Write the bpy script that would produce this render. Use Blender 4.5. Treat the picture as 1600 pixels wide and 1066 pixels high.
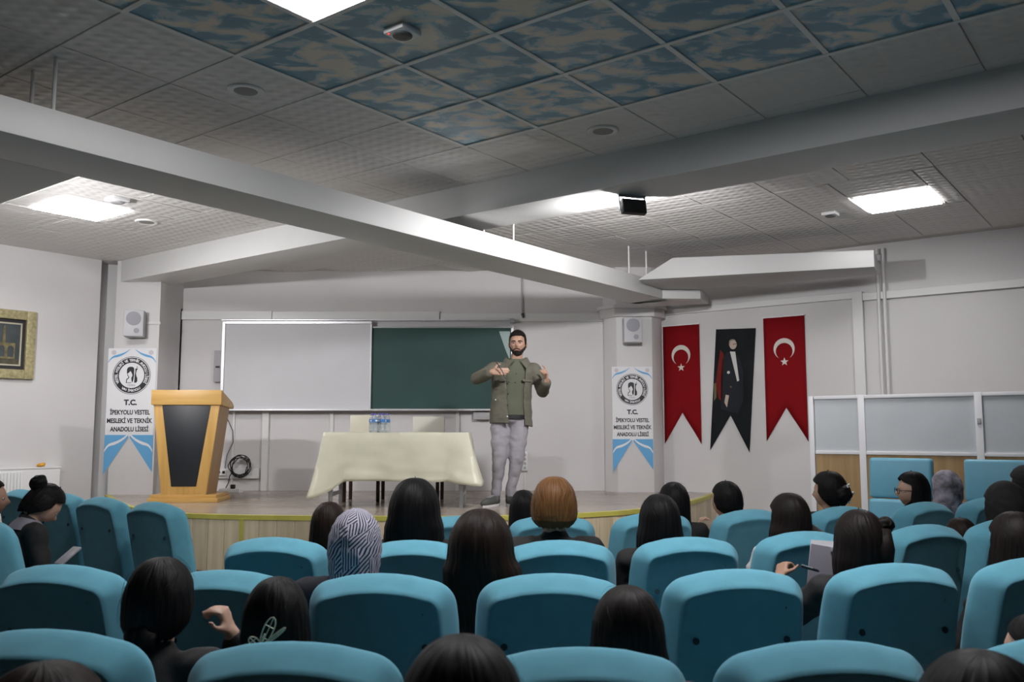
import bpy, bmesh, math, random
import numpy as np
from mathutils import Vector, Matrix, noise

# ------------------------------------------------------------------ scene, camera, exposure
scene = bpy.context.scene
COL = scene.collection
for o in list(bpy.data.objects):
    bpy.data.objects.remove(o)
scene.view_settings.view_transform = 'Standard'
scene.view_settings.look = 'None'
scene.view_settings.gamma = 1.0
scene.view_settings.use_curve_mapping = False
scene.view_settings.exposure = 0.0
rad = math.radians
pi = math.pi

cam_d = bpy.data.cameras.new('camera')
cam_d.sensor_width = 36.0
cam_d.lens = 36.0 * 1380 / 1600
cam_d.clip_start = 0.05
cam_d.dof.use_dof = True
cam_d.dof.focus_distance = 8.7
cam_d.dof.aperture_fstop = 7.0
cam = bpy.data.objects.new('camera', cam_d)
COL.objects.link(cam)
cam.location = (0, 0, 1.5)
cam.rotation_euler = (rad(95.85), 0, 0)
scene.camera = cam

world = bpy.data.worlds.new('world')
world.use_nodes = True
world.node_tree.nodes['Background'].inputs[0].default_value = (0.004, 0.004, 0.005, 1)
world.node_tree.nodes['Background'].inputs[1].default_value = 1.0
scene.world = world

LAMP_POWER = 41.0      # radiance of the ceiling panels
FLOOD_POWER = 1380.0   # radiance of the stage floodlight lenses

# ------------------------------------------------------------------ room frame: a runs far-right, b runs far-left
TH = rad(37.25)
RZ = rad(90 - 37.25)
def R(a, b, z):
    return (a * math.sin(TH) - b * math.cos(TH), a * math.cos(TH) + b * math.sin(TH), z)

ZC = 3.49      # suspended ceiling
ZS = 0.782     # stage
AR = 9.80      # right wall
BL = 9.96      # left wall
YB = 10.90     # wall behind the stage
P = 0.627      # ceiling grid
A0, B0 = 4.585, 3.90

# ------------------------------------------------------------------ materials
MATS = {}
def nodes_of(name):
    m = bpy.data.materials.new(name)
    m.use_nodes = True
    nt = m.node_tree
    return m, nt, nt.nodes, nt.links, nt.nodes['Principled BSDF']

def mat(name, col, rough=0.5, metal=0.0, vary=0.0, scale=6.0, bump=0.0, bscale=60.0, stretch=(1, 1, 1), spec=0.5, trans=0.0, sheen=0.0, detail=4.0):
    if name in MATS: return MATS[name]
    m, nt, N, L, bs = nodes_of(name)
    bs.inputs['Roughness'].default_value = rough
    bs.inputs['Metallic'].default_value = metal
    bs.inputs['Specular IOR Level'].default_value = spec
    if trans: bs.inputs['Transmission Weight'].default_value = trans
    if sheen: bs.inputs['Sheen Weight'].default_value = sheen
    bs.inputs['Base Color'].default_value = (*col, 1)
    tc = N.new('ShaderNodeTexCoord')
    mp = N.new('ShaderNodeMapping'); mp.inputs['Scale'].default_value = stretch
    L.new(tc.outputs['Object'], mp.inputs[0])
    if vary:
        nz = N.new('ShaderNodeTexNoise'); nz.inputs['Scale'].default_value = scale; nz.inputs['Detail'].default_value = detail
        L.new(mp.outputs[0], nz.inputs['Vector'])
        rp = N.new('ShaderNodeValToRGB')
        rp.color_ramp.elements[0].position = 0.3; rp.color_ramp.elements[1].position = 0.7
        rp.color_ramp.elements[0].color = (*[c * (1 - vary) for c in col], 1)
        rp.color_ramp.elements[1].color = (*[min(1, c * (1 + vary)) for c in col], 1)
        L.new(nz.outputs[0], rp.inputs[0]); L.new(rp.outputs[0], bs.inputs['Base Color'])
    if bump:
        nb = N.new('ShaderNodeTexNoise'); nb.inputs['Scale'].default_value = bscale; nb.inputs['Detail'].default_value = 3
        L.new(mp.outputs[0], nb.inputs['Vector'])
        b = N.new('ShaderNodeBump'); b.inputs['Strength'].default_value = bump; b.inputs['Distance'].default_value = 0.01
        L.new(nb.outputs[0], b.inputs['Height']); L.new(b.outputs[0], bs.inputs['Normal'])
    MATS[name] = m
    return m

def emit(name, col, strength):
    m = bpy.data.materials.new(name); m.use_nodes = True
    nt = m.node_tree; nt.nodes.clear()
    e = nt.nodes.new('ShaderNodeEmission'); e.inputs[0].default_value = (*col, 1); e.inputs[1].default_value = strength
    o = nt.nodes.new('ShaderNodeOutputMaterial'); nt.links.new(e.outputs[0], o.inputs[0])
    MATS[name] = m
    return m

M_wall = mat('wall_paint', (0.66, 0.645, 0.645), 0.55, vary=0.035, scale=1.3, bump=0.05, bscale=90)
M_wall2 = mat('beam_paint', (0.66, 0.66, 0.65), 0.5, vary=0.03, scale=2.0, bump=0.04, bscale=70)
M_trunk = mat('white_plastic_trunking', (0.74, 0.74, 0.73), 0.4)
M_rail = mat('white_ceiling_rail', (0.80, 0.79, 0.77), 0.45)
M_floor = mat('hall_floor', (0.17, 0.16, 0.15), 0.5, vary=0.1, scale=4)
M_black = mat('black_plastic', (0.012, 0.012, 0.013), 0.45)
M_grey = mat('grey_plastic', (0.42, 0.42, 0.43), 0.5)
M_white = mat('white_plastic', (0.78, 0.78, 0.78), 0.4)
M_alu = mat('brushed_aluminium', (0.72, 0.72, 0.74), 0.35, metal=0.6)
M_steel = mat('grey_steel', (0.45, 0.46, 0.48), 0.4, metal=0.7)
M_dwood = mat('dark_chair_wood', (0.035, 0.016, 0.011), 0.4, vary=0.3, scale=12, stretch=(6, 6, 1))

def tile_mat(name, base):
    # plain ceiling tile with a quilted plaster relief
    m, nt, N, L, bs = nodes_of(name)
    bs.inputs['Base Color'].default_value = (*base, 1); bs.inputs['Roughness'].default_value = 0.6
    tc = N.new('ShaderNodeTexCoord')
    w1 = N.new('ShaderNodeTexWave'); w1.wave_type = 'BANDS'; w1.bands_direction = 'X'; w1.inputs['Scale'].default_value = 3.4; w1.inputs['Distortion'].default_value = 0.6
    w2 = N.new('ShaderNodeTexWave'); w2.wave_type = 'BANDS'; w2.bands_direction = 'Y'; w2.inputs['Scale'].default_value = 3.4; w2.inputs['Distortion'].default_value = 0.6
    L.new(tc.outputs['Object'], w1.inputs[0]); L.new(tc.outputs['Object'], w2.inputs[0])
    mx = N.new('ShaderNodeMath'); mx.operation = 'MULTIPLY'
    L.new(w1.outputs['Fac'], mx.inputs[0]); L.new(w2.outputs['Fac'], mx.inputs[1])
    b = N.new('ShaderNodeBump'); b.inputs['Strength'].default_value = 0.55; b.inputs['Distance'].default_value = 0.012
    L.new(mx.outputs[0], b.inputs['Height']); L.new(b.outputs[0], bs.inputs['Normal'])
    MATS[name] = m
    return m
M_tile = tile_mat('plain_ceiling_tile', (0.72, 0.70, 0.68))

def cloud_mat():
    m, nt, N, L, bs = nodes_of('printed_cloud_tile')
    bs.inputs['Roughness'].default_value = 0.35
    tc = N.new('ShaderNodeTexCoord')
    oi = N.new('ShaderNodeObjectInfo')
    mr = N.new('ShaderNodeMapping'); mr.inputs['Rotation'].default_value = (0, 0, rad(52))
    mp = N.new('ShaderNodeMapping'); mp.inputs['Scale'].default_value = (0.8, 1.25, 1); L.new(mr.outputs[0], mp.inputs[0])
    va = N.new('ShaderNodeVectorMath'); va.operation = 'ADD'
    L.new(tc.outputs['Object'], va.inputs[0]); L.new(oi.outputs['Random'], va.inputs[1])
    L.new(va.outputs[0], mr.inputs[0])
    nz = N.new('ShaderNodeTexNoise'); nz.inputs['Scale'].default_value = 6.0; nz.inputs['Detail'].default_value = 5; nz.inputs['Roughness'].default_value = 0.52; nz.inputs['Distortion'].default_value = 0.5
    L.new(mp.outputs[0], nz.inputs['Vector'])
    rp = N.new('ShaderNodeValToRGB'); cr = rp.color_ramp
    cr.elements[0].position = 0.43; cr.elements[0].color = (0.075, 0.255, 0.37, 1)
    cr.elements[1].position = 0.60; cr.elements[1].color = (0.66, 0.61, 0.52, 1)
    e = cr.elements.new(0.485); e.color = (0.13, 0.345, 0.45, 1)
    e = cr.elements.new(0.50); e.color = (0.36, 0.50, 0.55, 1)
    e = cr.elements.new(0.545); e.color = (0.42, 0.50, 0.51, 1)
    e = cr.elements.new(0.56); e.color = (0.58, 0.57, 0.51, 1)
    L.new(nz.outputs[0], rp.inputs[0]); L.new(rp.outputs[0], bs.inputs['Base Color'])
    MATS['cloud'] = m
    return m
M_cloud = cloud_mat()

def wood_mat(name, c1, c2, axis='Z', scale=3.0, rough=0.4, plank=False):
    m, nt, N, L, bs = nodes_of(name)
    bs.inputs['Roughness'].default_value = rough
    tc = N.new('ShaderNodeTexCoord'); mp = N.new('ShaderNodeMapping')
    mp.inputs['Scale'].default_value = {'X': (0.6, 9, 9), 'Y': (9, 0.6, 9), 'Z': (9, 9, 0.6)}[axis]
    oi = N.new('ShaderNodeObjectInfo')
    va = N.new('ShaderNodeVectorMath'); va.operation = 'MULTIPLY_ADD'
    va.inputs[1].default_value = (1, 1, 1)
    sc = N.new('ShaderNodeMath'); sc.operation = 'MULTIPLY'; sc.inputs[1].default_value = 37.0
    L.new(oi.outputs['Random'], sc.inputs[0]); L.new(tc.outputs['Object'], va.inputs[0]); L.new(sc.outputs[0], va.inputs[2])
    L.new(va.outputs[0], mp.inputs[0])
    nz = N.new('ShaderNodeTexNoise'); nz.inputs['Scale'].default_value = scale; nz.inputs['Detail'].default_value = 5; nz.inputs['Distortion'].default_value = 0.4
    L.new(mp.outputs[0], nz.inputs['Vector'])
    rp = N.new('ShaderNodeValToRGB'); rp.color_ramp.elements[0].position = 0.32; rp.color_ramp.elements[1].position = 0.68
    rp.color_ramp.elements[0].color = (*c1, 1); rp.color_ramp.elements[1].color = (*c2, 1)
    L.new(nz.outputs[0], rp.inputs[0])
    out = rp.outputs[0]
    if plank:
        hv = N.new('ShaderNodeHueSaturation')
        ma = N.new('ShaderNodeMapRange'); ma.inputs[3].default_value = 0.78; ma.inputs[4].default_value = 1.12
        L.new(oi.outputs['Random'], ma.inputs[0]); L.new(ma.outputs[0], hv.inputs['Value'])
        L.new(out, hv.inputs['Color']); out = hv.outputs[0]
    L.new(out, bs.inputs['Base Color'])
    MATS[name] = m
    return m
M_oakV = wood_mat('light_oak_plank', (0.60, 0.48, 0.31), (0.74, 0.62, 0.43), 'Z', 2.5, 0.45, True)
M_lect = wood_mat('honey_oak_veneer', (0.50, 0.285, 0.075), (0.62, 0.375, 0.12), 'Z', 2.2, 0.4)
M_lectX = wood_mat('honey_oak_veneer_flat', (0.50, 0.285, 0.075), (0.62, 0.375, 0.12), 'X', 2.2, 0.4)
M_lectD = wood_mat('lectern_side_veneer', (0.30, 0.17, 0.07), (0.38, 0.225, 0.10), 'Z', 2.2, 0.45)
M_part = wood_mat('partition_oak', (0.30, 0.19, 0.085), (0.40, 0.27, 0.13), 'Z', 2.0, 0.45)

def stage_mat():
    m, nt, N, L, bs = nodes_of('stage_laminate')
    bs.inputs['Roughness'].default_value = 0.22
    tc = N.new('ShaderNodeTexCoord')
    br = N.new('ShaderNodeTexBrick'); br.inputs['Scale'].default_value = 1.0
    br.inputs['Brick Width'].default_value = 1.2; br.inputs['Row Height'].default_value = 0.19; br.inputs['Mortar Size'].default_value = 0.003
    br.inputs['Color1'].default_value = (0.36, 0.285, 0.215, 1); br.inputs['Color2'].default_value = (0.43, 0.35, 0.27, 1); br.inputs['Mortar'].default_value = (0.2, 0.16, 0.12, 1)
    L.new(tc.outputs['Object'], br.inputs['Vector'])
    mp = N.new('ShaderNodeMapping'); mp.inputs['Scale'].default_value = (1.5, 18, 1); L.new(tc.outputs['Object'], mp.inputs[0])
    nz = N.new('ShaderNodeTexNoise'); nz.inputs['Scale'].default_value = 2.0; nz.inputs['Detail'].default_value = 5; L.new(mp.outputs[0], nz.inputs['Vector'])
    mx = N.new('ShaderNodeMix'); mx.data_type = 'RGBA'; mx.blend_type = 'MULTIPLY'; mx.inputs[0].default_value = 0.5
    L.new(br.outputs['Color'], mx.inputs[6]); L.new(nz.outputs[0], mx.inputs[7])
    gm = N.new('ShaderNodeBrightContrast'); gm.inputs['Bright'].default_value = 0.06
    L.new(mx.outputs[2], gm.inputs[0]); L.new(gm.outputs[0], bs.inputs['Base Color'])
    MATS['stage'] = m
    return m
M_stage = stage_mat()
M_tape = mat('yellow_edge_tape', (0.52, 0.47, 0.09), 0.5, vary=0.15, scale=5)
M_skirt = mat('brown_skirting_wood', (0.20, 0.085, 0.03), 0.5, vary=0.2, scale=5)

# ------------------------------------------------------------------ mesh builder
class MB:
    def __init__(s): s.bm = bmesh.new()
    def add(s, verts, faces, M=None):
        vs = [s.bm.verts.new((M @ Vector(v)) if M is not None else v) for v in verts]
        out = []
        for f in faces:
            try: out.append(s.bm.faces.new([vs[i] for i in f]))
            except ValueError: pass
        return vs, out
    def box(s, c, d, M=None):
        x, y, z = c; a, b, h = d[0] / 2, d[1] / 2, d[2] / 2
        v = [(x + i * a, y + j * b, z + k * h) for k in (-1, 1) for j in (-1, 1) for i in (-1, 1)]
        s.add(v, [(0, 2, 3, 1), (4, 5, 7, 6), (0, 1, 5, 4), (2, 6, 7, 3), (0, 4, 6, 2), (1, 3, 7, 5)], M); return s
    def prism(s, poly, z0, z1, M=None):
        n = len(poly)
        v = [(p[0], p[1], z0) for p in poly] + [(p[0], p[1], z1) for p in poly]
        f = [tuple(range(n - 1, -1, -1)), tuple(range(n, 2 * n))] + [(i, (i + 1) % n, n + (i + 1) % n, n + i) for i in range(n)]
        s.add(v, f, M); return s
    def plate(s, poly, y0, y1, M=None):           # polygon in x,z extruded along y (y0 front)
        n = len(poly)
        v = [(p[0], y0, p[1]) for p in poly] + [(p[0], y1, p[1]) for p in poly]
        f = [tuple(range(n)), tuple(range(2 * n - 1, n - 1, -1))] + [(i, n + i, n + (i + 1) % n, (i + 1) % n) for i in range(n)]
        s.add(v, f, M); return s
    def loft(s, rings, caps=True, closed=True, M=None):
        n = len(rings[0]); v = [p for r in rings for p in r]; f = []
        for k in range(len(rings) - 1):
            for i in range(n if closed else n - 1):
                j = (i + 1) % n
                f.append((k * n + i, k * n + j, (k + 1) * n + j, (k + 1) * n + i))
        if caps and closed:
            f.append(tuple(range(n - 1, -1, -1))); f.append(tuple(range((len(rings) - 1) * n, len(rings) * n)))
        s.add(v, f, M); return s
    def tube(s, pts, r, seg=8, M=None):
        pts = [Vector(p) for p in pts]
        rr = r if isinstance(r, (list, tuple)) else [r] * len(pts)
        rings = []; up = Vector((0, 0, 1))
        for i, p in enumerate(pts):
            d = (pts[min(i + 1, len(pts) - 1)] - pts[max(i - 1, 0)]).normalized()
            if abs(d.dot(up)) > 0.95: up = Vector((1, 0, 0))
            x = d.cross(up).normalized(); y = x.cross(d).normalized(); up = y
            rings.append([tuple(p + (x * math.cos(t) + y * math.sin(t)) * rr[i]) for t in [2 * pi * k / seg for k in range(seg)]])
        return s.loft(rings, M=M)
    def lathe(s, prof, seg=20, M=None):           # profile (r,z)
        rings = [[(max(r, 1e-4) * math.cos(2 * pi * k / seg), max(r, 1e-4) * math.sin(2 * pi * k / seg), z) for k in range(seg)] for r, z in prof]
        return s.loft(rings, M=M)
    def capsule(s, p0, r0, p1, r1, seg=14, st=5):
        p0, p1 = Vector(p0), Vector(p1); d = p1 - p0; ln = d.length
        d = d.normalized() if ln > 1e-6 else Vector((0, 0, 1))
        x = d.orthogonal().normalized(); y = d.cross(x)
        rings = []
        for k in range(st + 1):
            t = -pi / 2 + (pi / 2) * k / st + (0.02 if k == 0 else 0); c = p0 + d * r0 * math.sin(t); r = r0 * math.cos(t)
            rings.append([tuple(c + (x * math.cos(q) + y * math.sin(q)) * r) for q in [2 * pi * i / seg for i in range(seg)]])
        for k in range(st + 1):
            t = (pi / 2) * k / st - (0.02 if k == st else 0); c = p1 + d * r1 * math.sin(t); r = r1 * math.cos(t)
            rings.append([tuple(c + (x * math.cos(q) + y * math.sin(q)) * r) for q in [2 * pi * i / seg for i in range(seg)]])
        return s.loft(rings)
    def chain(s, pts, rs, seg=14):
        for i in range(len(pts) - 1): s.capsule(pts[i], rs[i], pts[i + 1], rs[i + 1], seg)
        return s
    def blob(s, c, r, M=None, u=20, w=12):
        rings = []
        for k in range(w + 1):
            t = -pi / 2 + pi * k / w; t = max(-pi / 2 + 0.03, min(pi / 2 - 0.03, t))
            rings.append([(c[0] + r[0] * math.cos(t) * math.cos(q), c[1] + r[1] * math.cos(t) * math.sin(q), c[2] + r[2] * math.sin(t)) for q in [2 * pi * i / u for i in range(u)]])
        return s.loft(rings, M=M)
    def mesh(s, name, m=None, bevel=0.0, smooth=True, seg=2, angle=38):
        bm = s.bm
        bmesh.ops.recalc_face_normals(bm, faces=bm.faces)
        if bevel:
            es = [e for e in bm.edges if len(e.link_faces) == 2 and e.calc_face_angle(0) > rad(30)]
            bmesh.ops.bevel(bm, geom=es, offset=bevel, segments=seg, affect='EDGES', profile=0.6, clamp_overlap=True)
        me = bpy.data.meshes.new(name); bm.to_mesh(me); bm.free()
        if smooth:
            me.shade_smooth()
            try: me.set_sharp_from_angle(angle=rad(angle))
            except Exception: pass
        if m: me.materials.append(m)
        return me
    def build(s, name, m, parent=None, bevel=0.0, loc=None, rz=None, **k):
        return put(name, s.mesh(name, m, bevel, **k), parent, loc, rz)

def put(name, me, parent=None, loc=None, rz=None):
    o = bpy.data.objects.new(name, me); COL.objects.link(o)
    if parent is not None: o.parent = parent
    if loc is not None: o.location = loc
    if rz is not None: o.rotation_euler = (0, 0, rz)
    return o
def tag(o, label, cat, group=None):
    o['label'] = label; o['category'] = cat
    if group: o['group'] = group
    return o
def thing(name, label, cat, loc=(0, 0, 0), rz=0.0, group=None):
    o = bpy.data.objects.new(name, None); COL.objects.link(o)
    o.empty_display_size = 0.1
    o.location = loc; o.rotation_euler = (0, 0, rz)
    return tag(o, label, cat, group)
def struct(o): o['kind'] = 'structure'; return o
def stuff(o): o['kind'] = 'stuff'; return o
def dup(root, loc=None, rz=None, label=None):
    c = root.copy(); COL.objects.link(c)
    if loc is not None: c.location = loc
    if rz is not None: c.rotation_euler = (0, 0, rz)
    if label: c['label'] = label
    for ch in root.children:
        d = ch.copy(); COL.objects.link(d); d.parent = c
        for g in ch.children:
            e = g.copy(); COL.objects.link(e); e.parent = d
    return c
def circle(cx, cz, r, n=40, a0=0, a1=2 * pi, ex=1.0):
    return [(cx + r * ex * math.cos(a0 + (a1 - a0) * i / n), cz + r * math.sin(a0 + (a1 - a0) * i / n)) for i in range(n)]

# ================================================================== SETTING
# floor
struct(MB().prism([R(-4.2, -5.2, 0)[:2], R(AR + .2, -5.2, 0)[:2], R(AR + .2, BL + .2, 0)[:2], R(-4.2, BL + .2, 0)[:2]], -0.15, 0).build('floor', M_floor))
# walls of the hall
T = 0.2
def wall_ab(name, a0, a1, b0, b1, z0=0, z1=ZC + .15):
    return struct(MB().prism([R(a0, b0, 0)[:2], R(a1, b0, 0)[:2], R(a1, b1, 0)[:2], R(a0, b1, 0)[:2]], z0, z1).build(name, M_wall))
w_left = wall_ab('wall_left', -4.2, 5.19, BL, BL + T)
w_right = wall_ab('wall_right', AR, AR + T, -5.2, 5.32)
M_dim = mat('dark_bounce_cut', (.12, .12, .13), .7)  # unseen walls given a dark tone to cut bounced light
for w_ in (wall_ab('wall_rear', -4.4, -4.2, -5.2, BL + T), wall_ab('wall_side', -4.2, AR + T, -5.4, -5.2)):
    w_.data.materials[0] = M_dim
# wall behind the stage
w_back = struct(MB().prism([(-4.9, YB), (2.3, YB), (2.3, YB + T), (-4.9, YB + T)], 0, ZC + .15).build('wall_back', M_wall))
# pillars left and right of the stage
cL = R(5.19, BL, 0)
pl = MB()
pl.prism([(-4.62, 10.2), (-4.10, 10.2), (-4.10, YB + .01), (-4.62, YB + .01)], 0, ZC + .1)
pl.build('trim_1', M_wall, bevel=0.006)['kind'] = 'structure'
nk = MB(); nk.prism([(cL[0] - .35, cL[1] + .12), (cL[0] + .05, cL[1] + .30), (-4.60, 10.62), (-4.60, 10.75), (-5.3, 10.75)], 0, ZC + .15)
nk.build('wall_corner', M_wall)['kind'] = 'structure'
pr = struct(MB().prism([(1.13, YB + .01), (1.13, 10.78), (1.26, 10.6), (1.69, 10.6), (1.82, 10.74), (1.86, YB + .01)], 0, ZC + .1).build('trim_2', M_wall, bevel=0.005))
cp = MB()
for z0, z1, e in ((2.88, 2.98, .05), (2.98, 3.02, .08)):
    cp.prism([(1.13 - e, YB), (1.13 - e, 10.78 - e * .5), (1.26 - e * .5, 10.6 - e), (1.69 + e * .5, 10.6 - e), (1.82 + e * .8, 10.74 - e * .5), (1.86 + e, YB)], z0, z1)
cp.build('capital', M_wall, pr, bevel=0.008)

# ceiling: backing slab, rails, tiles
ceil = struct(MB().prism([R(-4.4, -5.4, 0)[:2], R(AR + .3, -5.4, 0)[:2], R(AR + .3, BL + .3, 0)[:2], R(-4.4, BL + .3, 0)[:2]], ZC + .012, ZC + .12).build('ceiling', mat('ceiling_joint_grey', (0.62, 0.60, 0.58), 0.7)))
def in_view(p, mg=0.09):
    x, y, z = p; z -= 1.5; c, s = math.cos(rad(5.85)), math.sin(rad(5.85))
    yc = y * c + z * s; zc = -y * s + z * c
    if yc < 0.3: return False
    u = x / yc * 1380 / 1600; v = zc / yc * 1380 / 1600
    return abs(u) < 0.5 + mg and abs(v) < 0.333 + mg
LAMPS = {'c': (2.08 + P / 2, 2.646 + P / 2), 'l': (3.85, 7.79), 'r': (7.98, 1.87)}
tile_me = None; cloud_me = None
def slab(name, m, w=P - .006):
    return MB().box((0, 0, 0.006), (w, w, 0.014)).mesh(name, m, bevel=0.003, seg=1)
tile_me = slab('ceiling_tile', M_tile); cloud_me = slab('cloud_tile', M_cloud, P - .018)
n_t = 0
for i in range(-14, 11):
    for j in range(-10, 15):
        a = A0 - P * (i + .5); b = B0 - P * (j + .5)
        a = A0 + P * (i - .5); b = B0 + P * (j - .5)
        if a > AR - .05 or b > BL - .05: continue
        x, y, z = R(a, b, ZC)
        if y > YB - .1: continue
        if not in_view((x, y, z)): continue
        if 5.25 < a < 5.9 and False: continue
        cl = a < A0 and b < B0
        # the light panels replace their tile
        if abs(a - LAMPS['c'][0]) < .1 and abs(b - LAMPS['c'][1]) < .1: continue
        if any(abs(a - LAMPS[k][0]) < P * .98 and abs(b - LAMPS[k][1]) < P * .98 for k in 'lr'):
            continue
        o = put('cloud_tile' if cl else 'ceiling_tile', cloud_me if cl else tile_me, ceil, (x, y, z), RZ)
        n_t += 1
# partial tiles that close the grid round the two outer light panels
def infill(lk):
    la, lb = LAMPS[lk]; h = P / 2
    ia = math.floor((la - A0) / P); jb = math.floor((lb - B0) / P)
    cells = [(i, j) for i in range(ia - 1, ia + 3) for j in range(jb - 1, jb + 3)]
    cells = [(A0 + P * (i - .5), B0 + P * (j - .5)) for i, j in cells]
    cells = [(a, b) for a, b in cells if abs(a - la) < P * .98 and abs(b - lb) < P * .98]
    a0 = min(a for a, b in cells) - h; a1 = max(a for a, b in cells) + h
    b0 = min(b for a, b in cells) - h; b1 = max(b for a, b in cells) + h
    g = .006; k = h + .004
    for (p0, p1, q0, q1) in ((a0, a1, b0, lb - k), (a0, a1, lb + k, b1), (a0, la - k, lb - k, lb + k), (la + k, a1, lb - k, lb + k)):
        if p1 - p0 < .03 or q1 - q0 < .03: continue
        MB().box((0, 0, .006), (p1 - p0 - 2 * g, q1 - q0 - 2 * g, .014)).build('ceiling_tile', M_tile, ceil, bevel=.003, seg=1, loc=R((p0 + p1) / 2, (q0 + q1) / 2, ZC), rz=RZ)
infill('l'); infill('r')
# white T rails over the cloud field
for i in range(-8, 1):
    a = A0 + P * i
    MB().box((0, 0, 0), (0.030, 9.0, 0.008)).build('ceiling_rail', M_rail, ceil, loc=R(a, B0 - 4.5, ZC - .005), rz=RZ)
for j in range(-13, 1):
    b = B0 + P * j
    MB().box((0, 0, 0), (9.0, 0.030, 0.008)).build('ceiling_rail', M_rail, ceil, loc=R(A0 - 4.5, b, ZC - .003), rz=RZ)

# concrete beam across the hall
struct(MB().box((0, 0, 0), (0.50, 16.0, 0.40)).build('trim_3', M_wall2, bevel=0.006, loc=R(5.34 + .25, 9.80 - 8.0, 3.24 + .2), rz=RZ))

# stage platform with curved front
edge = [(-4.60, 10.15), (-4.30, 9.62), (-3.91, 8.96), (-3.50, 8.36), (-2.95, 7.88), (-2.50, 7.74), (-2.08, 7.67), (-1.42, 7.61), (-0.86, 7.585), (-0.22, 7.63), (0.20, 7.72), (0.62, 7.88), (1.17, 8.24), (1.67, 8.96), (2.02, 9.60), (2.36, 10.46)]
def resample(pts, step):
    out = [Vector(pts[0])]; acc = 0.0
    for k in range(len(pts) - 1):
        p, q = Vector(pts[k]), Vector(pts[k + 1]); d = (q - p).length; t = step - acc
        while t <= d:
            out.append(p + (q - p) * (t / d)); t += step
        acc = d - (t - step)
    if (out[-1] - Vector(pts[-1])).length > step * .3: out.append(Vector(pts[-1]))
    return out
# smooth the edge
def chaikin(pts, n=2):
    for _ in range(n):
        q = [pts[0]]
        for i in range(len(pts) - 1):
            (x0, y0), (x1, y1) = pts[i], pts[i + 1]
            q += [(x0 * .75 + x1 * .25, y0 * .75 + y1 * .25), (x0 * .25 + x1 * .75, y0 * .25 + y1 * .75)]
        pts = q + [pts[-1]]
    return pts
edge_s = chaikin(edge)
stg = struct(MB().prism(edge_s + [(2.2, YB), (-4.6, YB)], 0.0, ZS).build('trim_4', M_stage))
rs = resample(edge_s, 0.158)
def out_n(i, pts):
    d = (pts[min(i + 1, len(pts) - 1)] - pts[max(i - 1, 0)]).normalized()
    return Vector((d.y, -d.x))
for i in range(len(rs) - 1):
    p, q = rs[i], rs[i + 1]; d = (q - p); n = Vector((d.y, -d.x)).normalized(); mid = (p + q) / 2 + n * .008
    MB().box((0, 0, 0), (d.length - .003, .016, ZS - .34)).build('plank', M_oakV, stg, bevel=.002, seg=1, loc=(mid.x, mid.y, (ZS + .28) / 2), rz=math.atan2(d.y, d.x))
# yellow tape on the nosing, brown skirting below
es = [Vector(p) for p in edge_s]
def strip(w0, w1, z0, z1):
    rings = []
    for i, p in enumerate(es):
        n = out_n(i, es)
        rings.append([(p.x + n.x * w1, p.y + n.y * w1, z0), (p.x + n.x * w1, p.y + n.y * w1, z1), (p.x + n.x * w0, p.y + n.y * w0, z1), (p.x + n.x * w0, p.y + n.y * w0, z0)])
    return MB().loft(rings)
strip(-.03, .022, ZS - .035, ZS + .004).build('edge_tape', M_tape, stg)
strip(0.0, .03, 0.0, .31).build('skirting', M_skirt, stg)
ip = min(range(len(rs)), key=lambda i: (rs[i] - Vector((-2.37, 7.72))).length)
MB().box((0, 0, 0), (.035, .006, .42)).build('edge_tape', M_tape, stg, loc=(rs[ip].x, rs[ip].y - .022, ZS - .03 - .21), rz=-.12)

# ---- trunking, pipes and small fittings on the stage wall (parts of that wall)
def wbox(name, x0, x1, z0, z1, d=.03, m=M_trunk, par=w_back, bev=.003):
    return MB().box(((x0 + x1) / 2, YB - d / 2, (z0 + z1) / 2), (x1 - x0, d, z1 - z0)).build(name, m, par, bevel=bev, seg=1)
wbox('cable_trunking', -4.24, -4.10, ZS, 3.02, .06)
wbox('cable_trunking', -4.10, -2.98, 2.88, 2.99, .035); wbox('cable_trunking', -2.975, -.90, 2.88, 2.985, .035); wbox('cable_trunking', -.89, 1.13, 2.86, 2.96, .03)
wbox('conduit', -3.43, -3.40, ZS, 1.75, .02); wbox('cable_trunking', -3.06, -2.98, ZS, 1.78, .04)
wbox('conduit', -2.235, -2.19, ZS, 1.75, .025); wbox('conduit', -.69, -.645, ZS, 1.75, .025)
wbox('cable_trunking', -3.72, -3.08, .93, 1.05, .05)
wbox('conduit', .145, .165, ZS, 1.05, .015)
MB().tube([(.125, YB - .02, ZC), (.125, YB - .02, 2.96)], .012).build('conduit', M_grey, w_back)
MB().tube([(.13, YB - .04, 2.955), (.14, YB - .05, 2.90)], [.02, .012]).build('cable_end', M_black, w_back)

# right wall trunking and pipes
def rbox(name, b0, b1, z0, z1, d=.03, m=M_trunk):
    return MB().box((-d / 2, (b0 + b1) / 2, (z0 + z1) / 2), (d, b1 - b0, z1 - z0)).build(name, m, w_right, bevel=.003, seg=1, loc=R(AR, 0, 0), rz=RZ)
rbox('cable_trunking', 2.80, 5.1, 2.93, 3.0, .04); rbox('cable_trunking', 2.69, 2.80, 1.2, 3.0, .05)
rbox('cable_trunking', -.6, 2.69, 2.90, 2.98, .04)
for bb in (2.52, 2.46):
    MB().tube([(-.05, bb, 3.44), (-.05, bb, .3)], .018, 10).build('heating_pipe', M_trunk, w_right, loc=R(AR, 0, 0), rz=RZ)
MB().lathe([(.03, 0), (.04, .01), (.04, .07), (.03, .08)], 14).build('pipe_collar', M_grey, w_right, loc=R(AR - .05, 2.50, 3.30), rz=0)

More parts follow.
